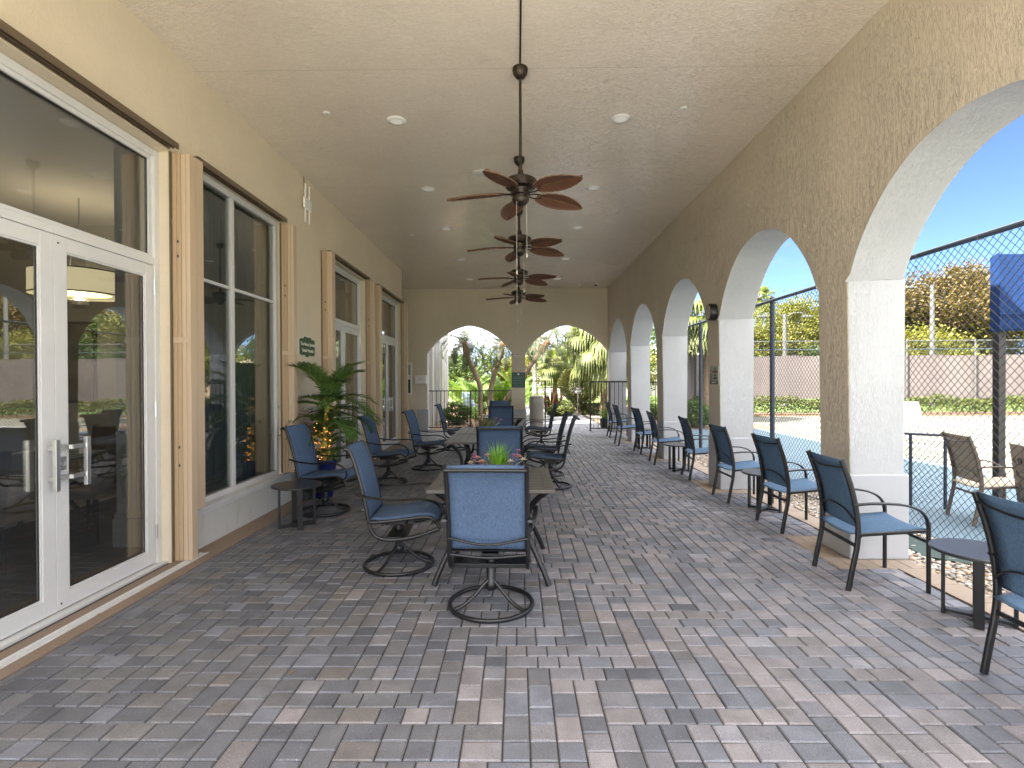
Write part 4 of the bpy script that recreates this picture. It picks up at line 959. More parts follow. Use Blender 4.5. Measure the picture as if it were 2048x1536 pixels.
def leaf_quads(C, size, aspect=.5, up=.3, jit=.35):
    """pointed four-cornered leaves at centres C"""
    n = len(C); d = unit(n); nr = unit(n); nr[:, 2] = np.abs(nr[:, 2])+up; nr /= np.linalg.norm(nr, axis=1, keepdims=True)
    d -= nr*np.sum(d*nr, axis=1, keepdims=True); d /= np.linalg.norm(d, axis=1, keepdims=True)+1e-9; s_ = np.cross(nr, d)
    L = (size*(1+jit*rng.uniform(-1, 1, (n, 1))))/2; W_ = L*aspect
    V = np.stack([C-d*L, C+s_*W_-d*L*.1, C+d*L, C-s_*W_-d*L*.1], axis=1).reshape(-1, 3)
    return V, np.arange(4*n).reshape(n, 4)
def shell_points(n, rad, inner=.55, lump=.18, seed=0, flat=-1.0):
    """points in an uneven ellipsoid shell"""
    r_ = np.random.default_rng(seed); v = r_.normal(size=(n, 3)); v /= np.linalg.norm(v, axis=1, keepdims=True)
    v[:, 2] = np.maximum(v[:, 2], flat); ph = r_.uniform(0, 6.28, 6)
    bump = 1+lump*(np.sin(v[:, 0]*4.1+ph[0])*np.sin(v[:, 1]*3.7+ph[1])+.6*np.sin(v[:, 2]*6.3+ph[2]+v[:, 0]*3))
    r = r_.uniform(inner**3, 1, n)**(1/3)
    return v*np.array(rad)*(bump*r)[:, None]
def clump_points(nc, npc, rad, cr_, seed=0, inner=.45, zcut=None):
    r_ = np.random.default_rng(seed); c = shell_points(nc, rad, inner, .25, seed)
    if zcut is not None: c[:, 2] = np.where(c[:, 2] < zcut, zcut+r_.uniform(0, .3, nc), c[:, 2])
    k = r_.uniform(.6, 1.3, nc)*cr_
    p = c[:, None, :]+r_.normal(size=(nc, npc, 3))*np.array([.55, .55, .33])*k[:, None, None]
    return p.reshape(-1, 3), c
def bush(name, label, loc, rad, n, size, mat, cat='bush', group=None, stems=5, seed=1, inner=.6, lump=.12):
    t = thing(name, label, cat, loc, 0, group); P = shell_points(n, rad, inner, lump, seed); P[:, 2] += rad[2]*.98
    P[:, 2] = np.maximum(P[:, 2], .03)
    V, Fc = leaf_quads(P, size, .55, .5); np_build('foliage', V, Fc, mat, t)
    b = MB(); rr = random.Random(seed)
    for k in range(stems):
        a = rr.uniform(0, 6.28); b.tube(smooth([(0.03*math.cos(a), .03*math.sin(a), -.02), (rad[0]*.3*math.cos(a), rad[1]*.3*math.sin(a), rad[2]*.6), (rad[0]*.7*math.cos(a+.3), rad[1]*.7*math.sin(a+.3), rad[2]*1.3)], 4), .025, 6, taper=.008)
    b.build('stem', M_bark, t); return t
def tree(label, loc, height, crown, mat, nc=60, npc=110, leaf=.22, seed=1, cr_=1.1, trunk=.22, group='trees beyond the tennis courts', limbs=7, cz=None, zcut=None):
    t = thing('tree', label, 'tree', loc, 0, group); cz = cz if cz is not None else height-crown[2]
    P, C_ = clump_points(nc, npc, crown, cr_, seed, zcut=zcut); P[:, 2] += cz; C_[:, 2] += cz
    V, Fc = leaf_quads(P, leaf, .5, .5); np_build('crown', V, Fc, mat, t); rr = random.Random(seed)
    b = MB().tube(smooth([(0, 0, -.1), (.1, .05, cz*.35), (-.05, .1, cz*.75), (0, 0, cz)], 4), trunk, 9, taper=trunk*.5)
    for k in range(limbs):
        c = C_[rr.randrange(len(C_))]; z0 = cz*rr.uniform(.45, .85)
        b.tube(smooth([(0, 0, z0), (c[0]*.4, c[1]*.4, z0+(c[2]-z0)*.55), (c[0], c[1], c[2])], 4), trunk*.38, 6, taper=.03)
    b.build('trunk', M_bark, t, sm=True); return t
# palm fronds
def frond_mesh(B, org, az, elev, length, droop, nl=26, ll=.35, lw=.022, vee=.35, start=.14, curl=.5, rach=.012, leafdroop=.35, fwd=.75, seed=0):
    rr = random.Random(seed); ca, sa = math.cos(az), math.sin(az); pts = []; x = 0; z = 0; e = elev; N = 14; ds = length/N; org = Vector(org)
    side = Vector((-sa, ca, 0))
    for i in range(N+1):
        pts.append(org+Vector((ca*x, sa*x, z))); x += math.cos(e)*ds; z += math.sin(e)*ds; e -= droop/N*(.5+1.0*i/N)
    B.m = 1; B.tube(pts, rach, 5, taper=rach*.25); B.m = 0
    for k in range(nl):
        u = start+(1-start)*(k+.5)/nl; f = u*N; i = min(N-1, int(f)); p = pts[i].lerp(pts[i+1], f-i); tg = (pts[i+1]-pts[i]).normalized(); nm = side.cross(tg)*-1
        if nm.z < 0: nm = -nm
        L = ll*(math.sin(math.pi*(.12+.80*u))**.6)*rr.uniform(.88, 1.1)
        for s in (1, -1):
            d = (side*s*math.cos(fwd*u+.35)+tg*math.sin(fwd*u+.35)+nm*vee*rr.uniform(.6, 1.3)).normalized()
            d2 = (d+Vector((0, 0, -leafdroop*rr.uniform(.6, 1.4)))).normalized(); wv = d.cross(nm).normalized()*lw*rr.uniform(.8, 1.15)
            a = p; m_ = p+d*L*.5; e_ = m_+d2*L*.5; b0 = len(B.v)
            B.v += [tuple(a-wv*.4), tuple(a+wv*.4), tuple(m_+wv*.5), tuple(m_-wv*.5), tuple(e_)]
            B.face((b0, b0+1, b0+2, b0+3)); B.face((b0+3, b0+2, b0+4))
def pinnate_palm(label, base, top, nfr, length, mat, bark, seed=1, trunk=(.10, .07), name='palm_tree', group='palms in the garden', nl=24, ll=.34, lw=.03, droop=1.7, emax=1.35, emin=-.5, ldroop=.5, shaft=None, bend=(0, 0)):
    t = thing(name, label, 'palm', base, 0, group); base = Vector(base); top = Vector(top)-base; rr = random.Random(seed)
    mid = top*.5+Vector((bend[0], bend[1], 0))
    path = smooth([(0, 0, -.05), tuple(mid*.55+top*0.0), tuple(mid), tuple(top*.8+mid*.08), tuple(top)], 5)
    b = MB(); b.tube(path, trunk[0], 10, taper=trunk[1])
    for i in range(1, len(path)-1):
        if i % 1 == 0: pass
    b.build('trunk', bark, t, sm=True)
    if shaft:
        q = MB(); d = (path[-1]-path[-4]).normalized(); q.tube([path[-1]-d*.45, path[-1]-d*.3, path[-1]-d*.1, path[-1]+d*.08], shaft, 10, taper=shaft*.75); q.build('crown_shaft', M_fibre, t, sm=True)
    for k in range(nfr):
        B = MB(); az = k*2.399+rr.uniform(-.2, .2); e = emax-(emax-emin)*((k+.5)/nfr)**.8
        frond_mesh(B, top, az, e, length*rr.uniform(.85, 1.1), droop*rr.uniform(.8, 1.2), nl, ll, lw, .25, .12, rach=.012, leafdroop=ldroop, seed=seed*100+k)
        B.build('frond', [mat, bark], t)
    return t
def fan_palm(label, base, h, nfr, pet, rad, mat, seed=1, trunk=.12, drop=.6, group='palms in the garden', emin=-.9, emax=1.2, nseg=26, name='fan_palm'):
    t = thing(name, label, 'palm', base, 0, group); rr = random.Random(seed)
    MB().tube(smooth([(0, 0, -.05), (.04, .02, h*.5), (0, 0, h)], 5), trunk, 10, taper=trunk*.8).build('trunk', M_bark, t, sm=True)
    for k in range(nfr):
        B = MB(); az = k*2.399+rr.uniform(-.25, .25); e = emax-(emax-emin)*((k+.5)/nfr)
        ca, sa = math.cos(az), math.sin(az); d = Vector((ca*math.cos(e), sa*math.cos(e), math.sin(e))); side = Vector((-sa, ca, 0)); o_ = Vector((0, 0, h)); L = pet*rr.uniform(.8, 1.15)
        hub = o_+d*L+Vector((0, 0, -.12*L)); B.m = 1; B.tube([o_, o_+d*L*.6, hub], .012, 5, taper=.007); B.m = 0
        f = (d+Vector((0, 0, -.35))).normalized(); up = side.cross(f)
        for j in range(nseg):
            a = -2.3+4.6*j/(nseg-1); dd = f*math.cos(a)+side*math.sin(a); R_ = rad*(1-.18*abs(a)/2.3)*rr.uniform(.88, 1.08); wv = dd.cross(up).normalized()*rad*.055
            m1 = hub+dd*R_*.5+up*.02; m2 = hub+dd*R_*.75+Vector((0, 0, -drop*R_*.18)); e_ = hub+dd*R_*.9+Vector((0, 0, -drop*R_*.62)); b0 = len(B.v)
            B.v += [tuple(hub), tuple(m1+wv), tuple(m1-wv), tuple(m2+wv*.8), tuple(m2-wv*.8), tuple(e_)]
            B.face((b0, b0+1, b0+2)); B.face((b0+2, b0+1, b0+3, b0+4)); B.face((b0+4, b0+3, b0+5))
        B.build('frond', [mat, M_bark], t)
    return t

# ------------------------------------------------------------------ potted artificial palm with fairy lights
M_navy = Mat('navy_glaze', (.012, .02, .10), .15).m
t = thing('potted_palm', 'artificial palm wound with fairy lights in a glossy navy pot by the wall', 'potted palm', (-2.47, 6.68, .004))
MB().lathe([(0, 0), (.10, 0), (.115, .02), (.15, .42), (.165, .45), (.165, .48), (.15, .485), (.14, .46), (0, .45)], 32, cap=False).build('pot', M_navy, t, sm=True, auto=45)
Mpt = Mat('yellow_green_stem', (.30, .30, .05), .6); Mpt.vary(.3, 14); trunkp = [(0, 0, .44), (.01, 0, .7), (.03, .01, 1.0), (.07, 0, 1.30)]
MB().tube(smooth(trunkp, 6), .036, 10, taper=.026).build('trunk', Mpt.m, t, sm=True)
rr = random.Random(3)
FR = [(1.0, 1.1, 1.0), (2.7, 1.15, 1.1), (-.3, 1.0, 1.2), (.45, 1.25, 1.2), (-2.2, 1.1, 1.1), (-.9, .9, 1.3), (.1, .45, 1.3), (-.5, .3, 1.2), (1.6, .6, 1.4), (2.9, .5, 1.5), (-1.3, .55, 1.4), (3.6, .35, 1.4), (.5, .1, 1.1), (-.1, .05, .9), (-2.6, .5, 1.5), (2.2, .2, 1.2), (-.8, -.1, .9), (.9, -.05, 1.0)]
for k, (az, e, dr) in enumerate(FR):
    B = MB(); frond_mesh(B, (.065, 0, 1.28-.012*k), az, e, rr.uniform(.60, .74), dr, 30, .24, .022, .22, .08, rach=.007, leafdroop=.25, seed=k); B.build('frond', [M_potpalm, Mpt.m], t)
for k in range(14):
    B = MB(); az = k*2.4+.5; frond_mesh(B, (.01, 0, .48+.035*k), az, rr.uniform(.35, .95), rr.uniform(.45, .62), rr.uniform(1.0, 1.5), 26, .20, .020, .2, .12, rach=.006, leafdroop=.25, seed=50+k); B.build('frond', [M_potpalm, Mpt.m], t)
Mfl = Mat('fairy_light_glow', (1, .4, .1), .5); Mfl.b.inputs['Emission Color'].default_value = (1, .36, .07, 1); Mfl.b.inputs['Emission Strength'].default_value = .55
wire = [(.01+(.05+.02*(i % 3))*math.cos(i*.9), (.05+.02*(i % 2))*math.sin(i*.9), .47+i*.0125) for i in range(66)]
fl = MB().tube(wire, .0018, 4).build('fairy_light_wire', M_flat_black, t)
B = MB()
for i in range(66):
    p = wire[i]
    if i > 34 and i % 3: continue
    for q in range(2 if i < 30 else 1):
        B.lathe([(0, -.007), (.006, 0), (0, .007)], 6, (p[0]+rr.uniform(-.05, .05), p[1]-abs(rr.uniform(0, .05)), p[2]+rr.uniform(-.02, .02)), cap=False)
B.build('fairy_lights', Mfl.m, t)
# second little plant behind: pampas stems
t = thing('dried_plume', 'pale pink dried plumes in a dark vase behind the potted palm', 'plant', (-2.66, 6.55, .004))
MB().lathe([(0, 0), (.08, 0), (.10, .2), (.06, .42), (.07, .46), (0, .45)], 20, cap=False).build('vase', M_flat_black, t, sm=True)
Mpl = Mat('plume', (.50, .36, .26), .9).m; P = rng.normal(size=(500, 3))*np.array([.035, .035, .13])+np.array([.02, 0, .92]); V, Fc = leaf_quads(P, .07, .12, 2); np_build('plume', V, Fc, Mpl, t)
MB().tube([(0, 0, .4), (.02, 0, .95)], .005, 5).build('stem', Mpl, t)

# ------------------------------------------------------------------ flower arrangements
M_grass = leafmat('grass_blade', (.14, .34, .03), (.30, .55, .08), .35, 20); M_sage = leafmat('sage_leaf', (.14, .18, .08), (.30, .32, .18), .3, 15)
M_pink = leafmat('pink_petal', (.55, .22, .28), (.75, .50, .42), .35, 25); M_purple = leafmat('purple_petal', (.28, .10, .35), (.50, .28, .50), .35, 25); M_cream = leafmat('cream_petal', (.62, .55, .48), (.75, .68, .62), .3, 25)
def blades(B, n, rad, h, lw, spread, seed, base=.0):
    rr = random.Random(seed)
    for i in range(n):
        a = rr.uniform(0, 6.283); r_ = rad*rr.random(); o_ = Vector((r_*math.cos(a), r_*math.sin(a), base)); L = h*rr.uniform(.6, 1.1); sp = spread*rr.uniform(.1, 1)
        d = Vector((math.cos(a)*sp, math.sin(a)*sp, 1)).normalized(); d2 = (d+Vector((math.cos(a), math.sin(a), -.2))*sp*.8).normalized(); wv = Vector((-math.sin(a), math.cos(a), 0))*lw
        m_ = o_+d*L*.55; e_ = m_+d2*L*.45; b0 = len(B.v); B.v += [tuple(o_-wv), tuple(o_+wv), tuple(m_+wv*.8), tuple(m_-wv*.8), tuple(e_)]; B.face((b0, b0+1, b0+2, b0+3)); B.face((b0+3, b0+2, b0+4))
def flower(B, c, r, seed):
    rr = random.Random(seed); c = Vector(c)
    for ring, n, el in ((1, 7, .3), (.7, 6, .9)):
        for k in range(n):
            a = 6.283*k/n+ring; d = Vector((math.cos(a)*math.cos(el), math.sin(a)*math.cos(el), math.sin(el))); wv = Vector((-math.sin(a), math.cos(a), 0))*r*.32; b0 = len(B.v)
            B.v += [tuple(c), tuple(c+d*r*ring*.6+wv), tuple(c+d*r*ring*rr.uniform(.9, 1.1)), tuple(c+d*r*ring*.6-wv)]; B.face((b0, b0+1, b0+2, b0+3))
M_bowl = Mat('bowl', (.10, .09, .08), .5).m
t = thing('flower_arrangement', 'bright green grass with pink and purple flowers on the nearest table', 'flowers', (-.165, 4.36, .706)); MB().lathe([(0, 0), (.10, 0), (.15, .05), (.14, .05), (0, .03)], 24, cap=False).build('bowl', M_bowl, t, sm=True)
B = MB(); blades(B, 130, .06, .235, .0042, .55, 1, .03); B.build('grass', M_grass, t); B = MB(); blades(B, 90, .12, .15, .006, 1.4, 2, .03); B.build('leaves', M_sage, t)
for k, (x, y, z, r_, m_) in enumerate(((-.17, -.02, .13, .045, M_pink), (-.13, -.06, .10, .05, M_pink), (-.20, .02, .12, .04, M_purple), (.17, -.03, .14, .05, M_pink), (.21, 0, .11, .045, M_cream), (.14, -.05, .15, .045, M_purple), (.17, .05, .18, .035, M_purple), (-.08, -.06, .16, .035, M_pink), (-.19, -.05, .16, .035, M_purple), (.11, -.08, .11, .04, M_cream), (-.22, -.02, .09, .04, M_cream))):
    B = MB(); flower(B, (x, y, z), r_, k); B.tube([(x*.4, y*.4, .03), (x, y, z)], .002, 4); B.build('flower', m_, t)
t = thing('flower_arrangement', 'cream and coral flowers with sage leaves on the long table', 'flowers', (-.47, 8.2, .706)); MB().lathe([(0, 0), (.09, 0), (.13, .05), (.12, .05), (0, .03)], 24, cap=False).build('bowl', M_bowl, t, sm=True)
B = MB(); blades(B, 180, .13, .20, .006, 1.1, 5, .03); B.build('leaves', M_sage, t)
for k, (x, y, z, r_, m_) in enumerate(((-.12, -.05, .20, .045, M_cream), (-.05, -.03, .23, .05, M_cream), (.02, -.02, .22, .04, M_purple), (-.04, -.12, .10, .05, M_pink), (.15, -.04, .19, .035, M_pink), (.22, 0, .16, .03, M_pink), (.18, .02, .10, .03, M_cream), (-.18, 0, .14, .03, M_pink))):
    B = MB(); flower(B, (x, y, z), r_, 20+k); B.tube([(x*.4, y*.4, .03), (x, y, z)], .002, 4); B.build('flower', m_, t)

# ------------------------------------------------------------------ gravel strip
def ico(sub):
    import bmesh
    bm = bmesh.new(); bmesh.ops.create_icosphere(bm, subdivisions=sub, radius=1); v = np.array([p.co[:] for p in bm.verts]); f = np.array([[q.index for q in p.verts] for p in bm.faces]); bm.free(); return v, f
def pebbles(name, x0, x1, y0, y1, n, smin, smax, sub, seed):
    r_ = np.random.default_rng(seed); v, f = ico(sub); nv = len(v)
    S = r_.uniform(smin, smax, n)**1.0; sc_ = np.stack([S, S*r_.uniform(.6, .9, n), S*r_.uniform(.35, .6, n)], 1)
    a = r_.uniform(0, 6.283, n); C = np.stack([r_.uniform(x0, x1, n), r_.uniform(y0, y1, n), r_.uniform(-.032, -.012, n)], 1)
    vv = v[None]*sc_[:, None, :]*(1+.10*r_.normal(size=(n, nv, 1))); ca, sa = np.cos(a)[:, None], np.sin(a)[:, None]
    x = vv[..., 0]*ca-vv[..., 1]*sa; y = vv[..., 0]*sa+vv[..., 1]*ca; V = np.stack([x, y, vv[..., 2]], -1)+C[:, None, :]
    Fc = (f[None]+(np.arange(n)*nv)[:, None, None]).reshape(-1, 3)
    pal = np.array([(.42, .33, .24), (.34, .30, .26), (.52, .46, .38), (.45, .29, .17), (.28, .25, .22), (.60, .56, .50)]); c = pal[r_.choice(6, n, p=[.28, .22, .2, .12, .1, .08])]*r_.uniform(.75, 1.15, (n, 1))
    return np_build(name, V.reshape(-1, 3), Fc, M_pebble, None, np.repeat(c, len(f), axis=0), True)
g1 = pebbles('gravel', 3.205, 3.92, 2.0, 6.5, 5200, .011, .026, 2, 1); tag(g1, 'river stones in the strip between the paving and the chain link fence, near part', 'gravel', kind='stuff')
g2 = pebbles('gravel', 3.205, 3.92, 6.5, 15.2, 6500, .013, .028, 1, 2); tag(g2, 'river stones in the strip beside the arcade, far part', 'gravel', kind='stuff')
tag(MB().prism([(3.42, 4.45), (3.62, 4.25), (3.83, 4.35), (3.86, 4.75), (3.72, 4.98), (3.5, 4.86)], 2, -.03, -.004).build('valve_cover', Mat('green_cover', (.03, .06, .045), .6).m, bevel=.01), 'dull green cover plate lying in the gravel by the fence', 'cover plate')

# ------------------------------------------------------------------ chain link fences
M_wire = Mat('black_wire', (.02, .022, .028), .5).m; M_post = Mat('blue_black_post', (.03, .042, .06), .4).m; M_galv = Mat('galvanised', (.11, .11, .105), .45, .4).m
def chainlink(B, P0, P1, z0, z1, step=.072, r=.0026):
    P0 = Vector((*P0, 0)); P1 = Vector((*P1, 0)); L = (P1-P0).length; d = (P1-P0)/L; nrm = Vector((-d.y, d.x, 0)); Hh = z1-z0
    for sgn in (1, -1):
        s0 = -Hh if sgn > 0 else 0; s1 = L if sgn > 0 else L+Hh; k = s0
        while k < s1:
            # line: s = k + sgn*h
            h0 = 0; h1 = Hh
            if sgn > 0: h0 = max(0, -k); h1 = min(Hh, L-k)
            else: h0 = max(0, k-L); h1 = min(Hh, k)
            if h1-h0 > .01:
                a = P0+d*(k+sgn*h0)+nrm*.004*sgn; c = P0+d*(k+sgn*h1)+nrm*.004*sgn; a.z = z0+h0; c.z = z0+h1; b0 = len(B.v)
                u = Vector((-d.x*sgn, -d.y*sgn, 1)).normalized()*r
                for p in (a, c): B.v += [tuple(p+nrm*r), tuple(p-nrm*.5*r+u*.87), tuple(p-nrm*.5*r-u*.87)]
                B.face((b0, b0+1, b0+4, b0+3)); B.face((b0+1, b0+2, b0+5, b0+4)); B.face((b0+2, b0, b0+3, b0+5))
            k += step
t = thing('chain_link_fence', 'tall black chain link fence running beside the arcade', 'fence', (0, 0, 0)); FX = 3.71
B = MB(); chainlink(B, (FX, 1.2), (FX, 13.25), -.02, 2.60); B.build('wire_mesh', M_wire, t)
MB().tube([(FX, 1.2, 2.615), (FX, 13.25, 2.635)], .024, 10).build('top_rail', M_post, t, sm=True); MB().tube([(FX, 1.2, .0), (FX, 13.25, .0)], .004, 6).build('tension_wire', M_wire, t)
for y in (1.75, 7.74, 10.75, 13.25): MB().tube([(FX+.03, y, -.1), (FX+.03, y, 2.66)], .034, 12).lathe([(.038, 2.64), (.038, 2.67), (.02, 2.70), (0, 2.705)], 12, (FX+.03, y, 0), cap=False).build('post', M_post, t, sm=True)
B = MB()
for y in (2.6, 3.5, 4.25, 4.9, 5.6, 6.4): B.tube([(FX+.026*math.cos(i*.8), y, 2.615+.027*math.sin(i*.8)) for i in range(9)], .0035, 5)
B.build('wire_tie', M_galv, t)
M_screen = Mat('grey_windscreen', (.16, .137, .13), .9); _v = M_screen.pos((1, 1, 1)); M_screen.vary(.08, 1.2); t_ = M_screen.n('ShaderNodeBsdfTranslucent'); t_.inputs[0].default_value = (.15, .13, .12, 1); mx_ = M_screen.n('ShaderNodeMixShader'); mx_.inputs[0].default_value = .3
M_screen.link(M_screen.b.outputs[0], mx_.inputs[1]); M_screen.link(t_.outputs[0], mx_.inputs[2]); M_screen.link(mx_.outputs[0], M_screen.out.inputs[0]); M_screen = M_screen.m
def court_fence(label, P0, P1, zs0, zs1, ztop, npost, mesh=True):
    t = thing('court_fence', label, 'fence', (0, 0, 0)); d = Vector((P1[0]-P0[0], P1[1]-P0[1], 0)); L = d.length; d /= L; nrm = Vector((-d.y, d.x, 0)); n = max(8, int(L/.35)); A = []; C_ = []
    for i in range(n+1):
        s = L*i/n; sag = .03*math.sin(s*2.1)+.02*math.sin(s*5.3); p = Vector((P0[0], P0[1], 0))+d*s+nrm*(.03+.02*math.sin(s*3.3)); A.append((p.x, p.y, zs0+.03*math.sin(s*1.7))); C_.append((p.x, p.y, zs1-.035+sag*.6))
    o = MB().ribbon(A, C_).build('windscreen', M_screen, t); md = o.modifiers.new('t', 'SOLIDIFY'); md.thickness = .004
    for k in range(npost+1):
        p = Vector((P0[0], P0[1], 0))+d*L*k/npost-nrm*.03; MB().tube([(p.x, p.y, -.1), (p.x, p.y, ztop+.05)], .04, 8).build('post', M_galv if mesh else M_post, t, sm=True)
    for z in (ztop, ztop-.36): MB().tube([(P0[0], P0[1], z), (P1[0], P1[1], z)], .022, 6).build('rail', M_galv if z == ztop else M_post, t)
    if mesh:
        B = MB(); chainlink(B, P0, P1, zs1, ztop, .12, .004); B.build('wire_mesh', M_wire, t)
court_fence('long court fence hung with grey windscreen behind the hedge', (8.0, 22.6), (42, 22.0), .62, 2.52, 3.1, 12)
court_fence('angled court fence with grey windscreen at the court corner', (3.72, 13.3), (8.0, 22.6), .32, 2.52, 3.1, 3)
# low gate panel by the arcade fence and lounging chairs on the court side
t = thing('low_gate', 'low black framed wire gate panel standing behind the chain link fence', 'gate', (0, 0, 0))
b = MB()
P_ = [(4.30, 6.55), (4.66, 6.27), (4.93, 6.10)]
for (x, y) in P_: b.tube([(x, y, -.05), (x, y, .84)], .018, 8)
for a_, c_ in zip(P_[:-1], P_[1:]): b.tube([(*a_, .83), (*c_, .83)], .016, 8)
b.build('frame', M_post, t, sm=True); B = MB(); chainlink(B, P_[0], P_[1], .02, .82, .06, .0022); chainlink(B, P_[1], P_[2], .02, .82, .06, .0022); B.build('wire_mesh', M_wire, t)
tc2 = sling_chair('lounge_chair', M_tansling, M_brownmetal, 'tan sling chairs on the court side of the fence')
def lean(o):   # these chairs sit lower and lean back further
    for c_ in o.children: pass
repeat(tc2, False, (4.95, 5.55, -.02), R(-14), 'reclining tan sling chair behind the chain link fence, next to the low gate', 1.0)
repeat(tc2, True, (5.55, 4.95, -.02), R(-10), 'tan sling chair at the right edge of the photo behind the fence', 1.0)
t = thing('script_sign', 'leaning brown board with dark script behind the chain link fence', 'sign', (5.02, 5.14, -.02), R(-20))
sb = MB().prism([(-.22, 0.02), (.22, 0.02), (.13, .86), (-.25, .86)], 0, -.01, .01).build('board', Mat('weathered_board', (.22, .17, .13), .7).m, t, bevel=.004)
b = MB()
for k in range(5): b.tube(smooth([(-.014, .07*math.cos(i*1.1+k)*(1-.1*i)+.02*i-.05, .70-.13*k+.035*math.sin(i*1.1+k)) for i in range(7)], 4), .006, 5)
b.v = [(x, y, z) for x, y, z in b.v]; b.build('script', M_flat_black, sb); sb.rotation_euler = (0, R(-9), 0)
# blue canopy shelter
t = thing('shade_shelter', 'blue canvas valance of a court shelter on dark steel posts', 'shelter', (0, 0, 0))
for (x, y) in ((5.36, 5.90), (7.6, 5.90)): MB().box(x-.04, x+.04, y-.04, y+.04, -.05, 2.05).build('post', M_rail, t, bevel=.004)
A = []; C_ = []
n = 40
for i in range(n+1): x = 5.20+2.6*i/n; A.append((x, 5.72+.012*math.sin(i*.9), 2.02+.012*math.sin(i*1.3))); C_.append((x, 5.72, 2.78))
cn = MB().ribbon(A, C_).build('valance', M_awning, t); md = cn.modifiers.new('t', 'SOLIDIFY'); md.thickness = .006
MB().prism([(5.735, 2.0), (5.83, 2.0), (5.83, 2.80), (5.735, 2.83)], 0, 5.205, 7.79).build('canopy', M_awning, t, bevel=.01)
MB().tube([(5.19, 5.705, 2.17), (7.81, 5.705, 2.17)], .008, 6).build('seam', M_awning, t)
tag(MB().prism([(0, 0), (.55, 0), (.42, .62), (.13, .62)], 1, 20.2, 20.6).build('white_board', M_white, loc=(14.9, 0, -.02)), 'white slanted board standing on the far side of the court', 'board')

# ------------------------------------------------------------------ hedges beyond the court
def hedge(label, x0, x1, y, h, d, seed, mat, n, size):
    t = thing('hedge', label, 'hedge', (0, 0, 0), 0, None); r_ = np.random.default_rng(seed); P = np.stack([r_.uniform(x0, x1, n), y+r_.uniform(-d/2, d/2, n), np.zeros(n)], 1)
    top = h*(1+.12*np.sin(P[:, 0]*1.9)+.08*np.sin(P[:, 0]*5.1)); P[:, 2] = top*r_.uniform(.05, 1, n)**.6; V, Fc = leaf_quads(P, size, .55, .5); np_build('foliage', V, Fc, mat, t)
    B = MB()
    for i in range(int((x1-x0)/.6)): B.tube([(x0+.3+i*.6, y, -.03), (x0+.3+i*.6+.1*math.sin(i), y, h*.7)], .015, 5)
    B.build('stems', M_bark, t)
hedge('long low green hedge at the foot of the court windscreen', 8.3, 42, 21.95, .72, .7, 3, M_hedge, 26000, .10)
hedge('dense green hedge at the near corner of the court fence', 5.0, 8.3, 19.9, .85, 1.6, 4, M_bush, 9000, .09)
# ------------------------------------------------------------------ trees beyond the courts
tree('wide copper and gold crowned tree behind the court, right of the light pole', (30.5, 38, 0), 9.2, (4.6, 3.6, 2.9), M_treegold, 150, 230, .24, 3, 1.25, .3)
tree('copper leaved tree left of the light pole', (27.2, 40, 0), 7.6, (2.3, 2.3, 2.6), M_treegold, 70, 200, .24, 9, 1.0, .25)
tree('yellow green round crowned tree seen through the second arch', (18.3, 35, 0), 6.3, (2.5, 2.4, 1.8), M_treeyel, 80, 220, .2, 4, .9)
tree('lower yellow green tree left in the second arch', (15.5, 36, 0), 5.0, (2.0, 2.0, 1.5), M_treeyel, 60, 200, .2, 14, .9)
tree('bright green tree right in the second arch', (20.9, 34, 0), 5.6, (1.7, 1.7, 2.2), M_treegreen, 60, 200, .2, 5, .8)
tree('small green tree behind the court hedge', (19.6, 31, 0), 3.9, (1.8, 1.5, 1.3), M_treegreen, 40, 110, .18, 6, .7)
tree('yellow green tree behind the blue canopy', (36.5, 39, 0), 7.6, (3.2, 2.6, 2.6), M_treeyel, 90, 200, .24, 7, 1.1)
tree('tall dark tree at the right edge above the blue canopy', (40, 36, 0), 11.0, (3.4, 3, 3.2), M_treegold, 80, 170, .26, 8, 1.1)
tree('green tree low behind the copper tree', (25.0, 33, 0), 4.4, (2.4, 2, 1.5), M_treeyel, 70, 200, .2, 10, .9)
tree('large green tree beyond the right edge', (48, 40, 0), 9.0, (5, 4, 3.4), M_treegreen, 80, 110, .3, 11, 1.4)
tree('green tree behind the right palms', (7.6, 33, 0), 5.8, (2.6, 2.4, 2.4), M_treegreen, 60, 110, .22, 12, .9)
for x_, y_, h_, l_, m_, sd_ in ((-2.6, 27, 3.3, 'bushy green tree behind the areca clumps at the left end arch', M_treegreen, 31), (-.3, 28, 3.1, 'yellow green bushy tree behind the far pier', M_treeyel, 32), (2.4, 29.5, 3.6, 'bushy green tree behind the green fan palm', M_treegreen, 33), (5.2, 26.5, 3.4, 'bushy yellow green tree behind the drooping golden fan palm', M_treeyel, 34)):
    tree(l_, (x_, y_, 0), h_, (1.5, 1.2, 1.2), m_, 45, 150, .15, sd_, .6, .08, 'bushy trees behind the garden palms', 5, h_-1.4)
r_ = np.random.default_rng(77); n = 42000; ang = r_.uniform(-.95, 1.25, n); rad_ = r_.uniform(52, 66, n); top = 4.2+1.6*np.sin(ang*23)+1.0*np.sin(ang*57+1)
P = np.stack([np.sin(ang)*rad_, np.cos(ang)*rad_, top*r_.uniform(.0, 1, n)**.75], 1); V, Fc = leaf_quads(P, .62, .6, .5)
tag(np_build('treeline', V, Fc, M_treegreen), 'low green treeline closing the view beyond the grounds', 'trees', kind='stuff')
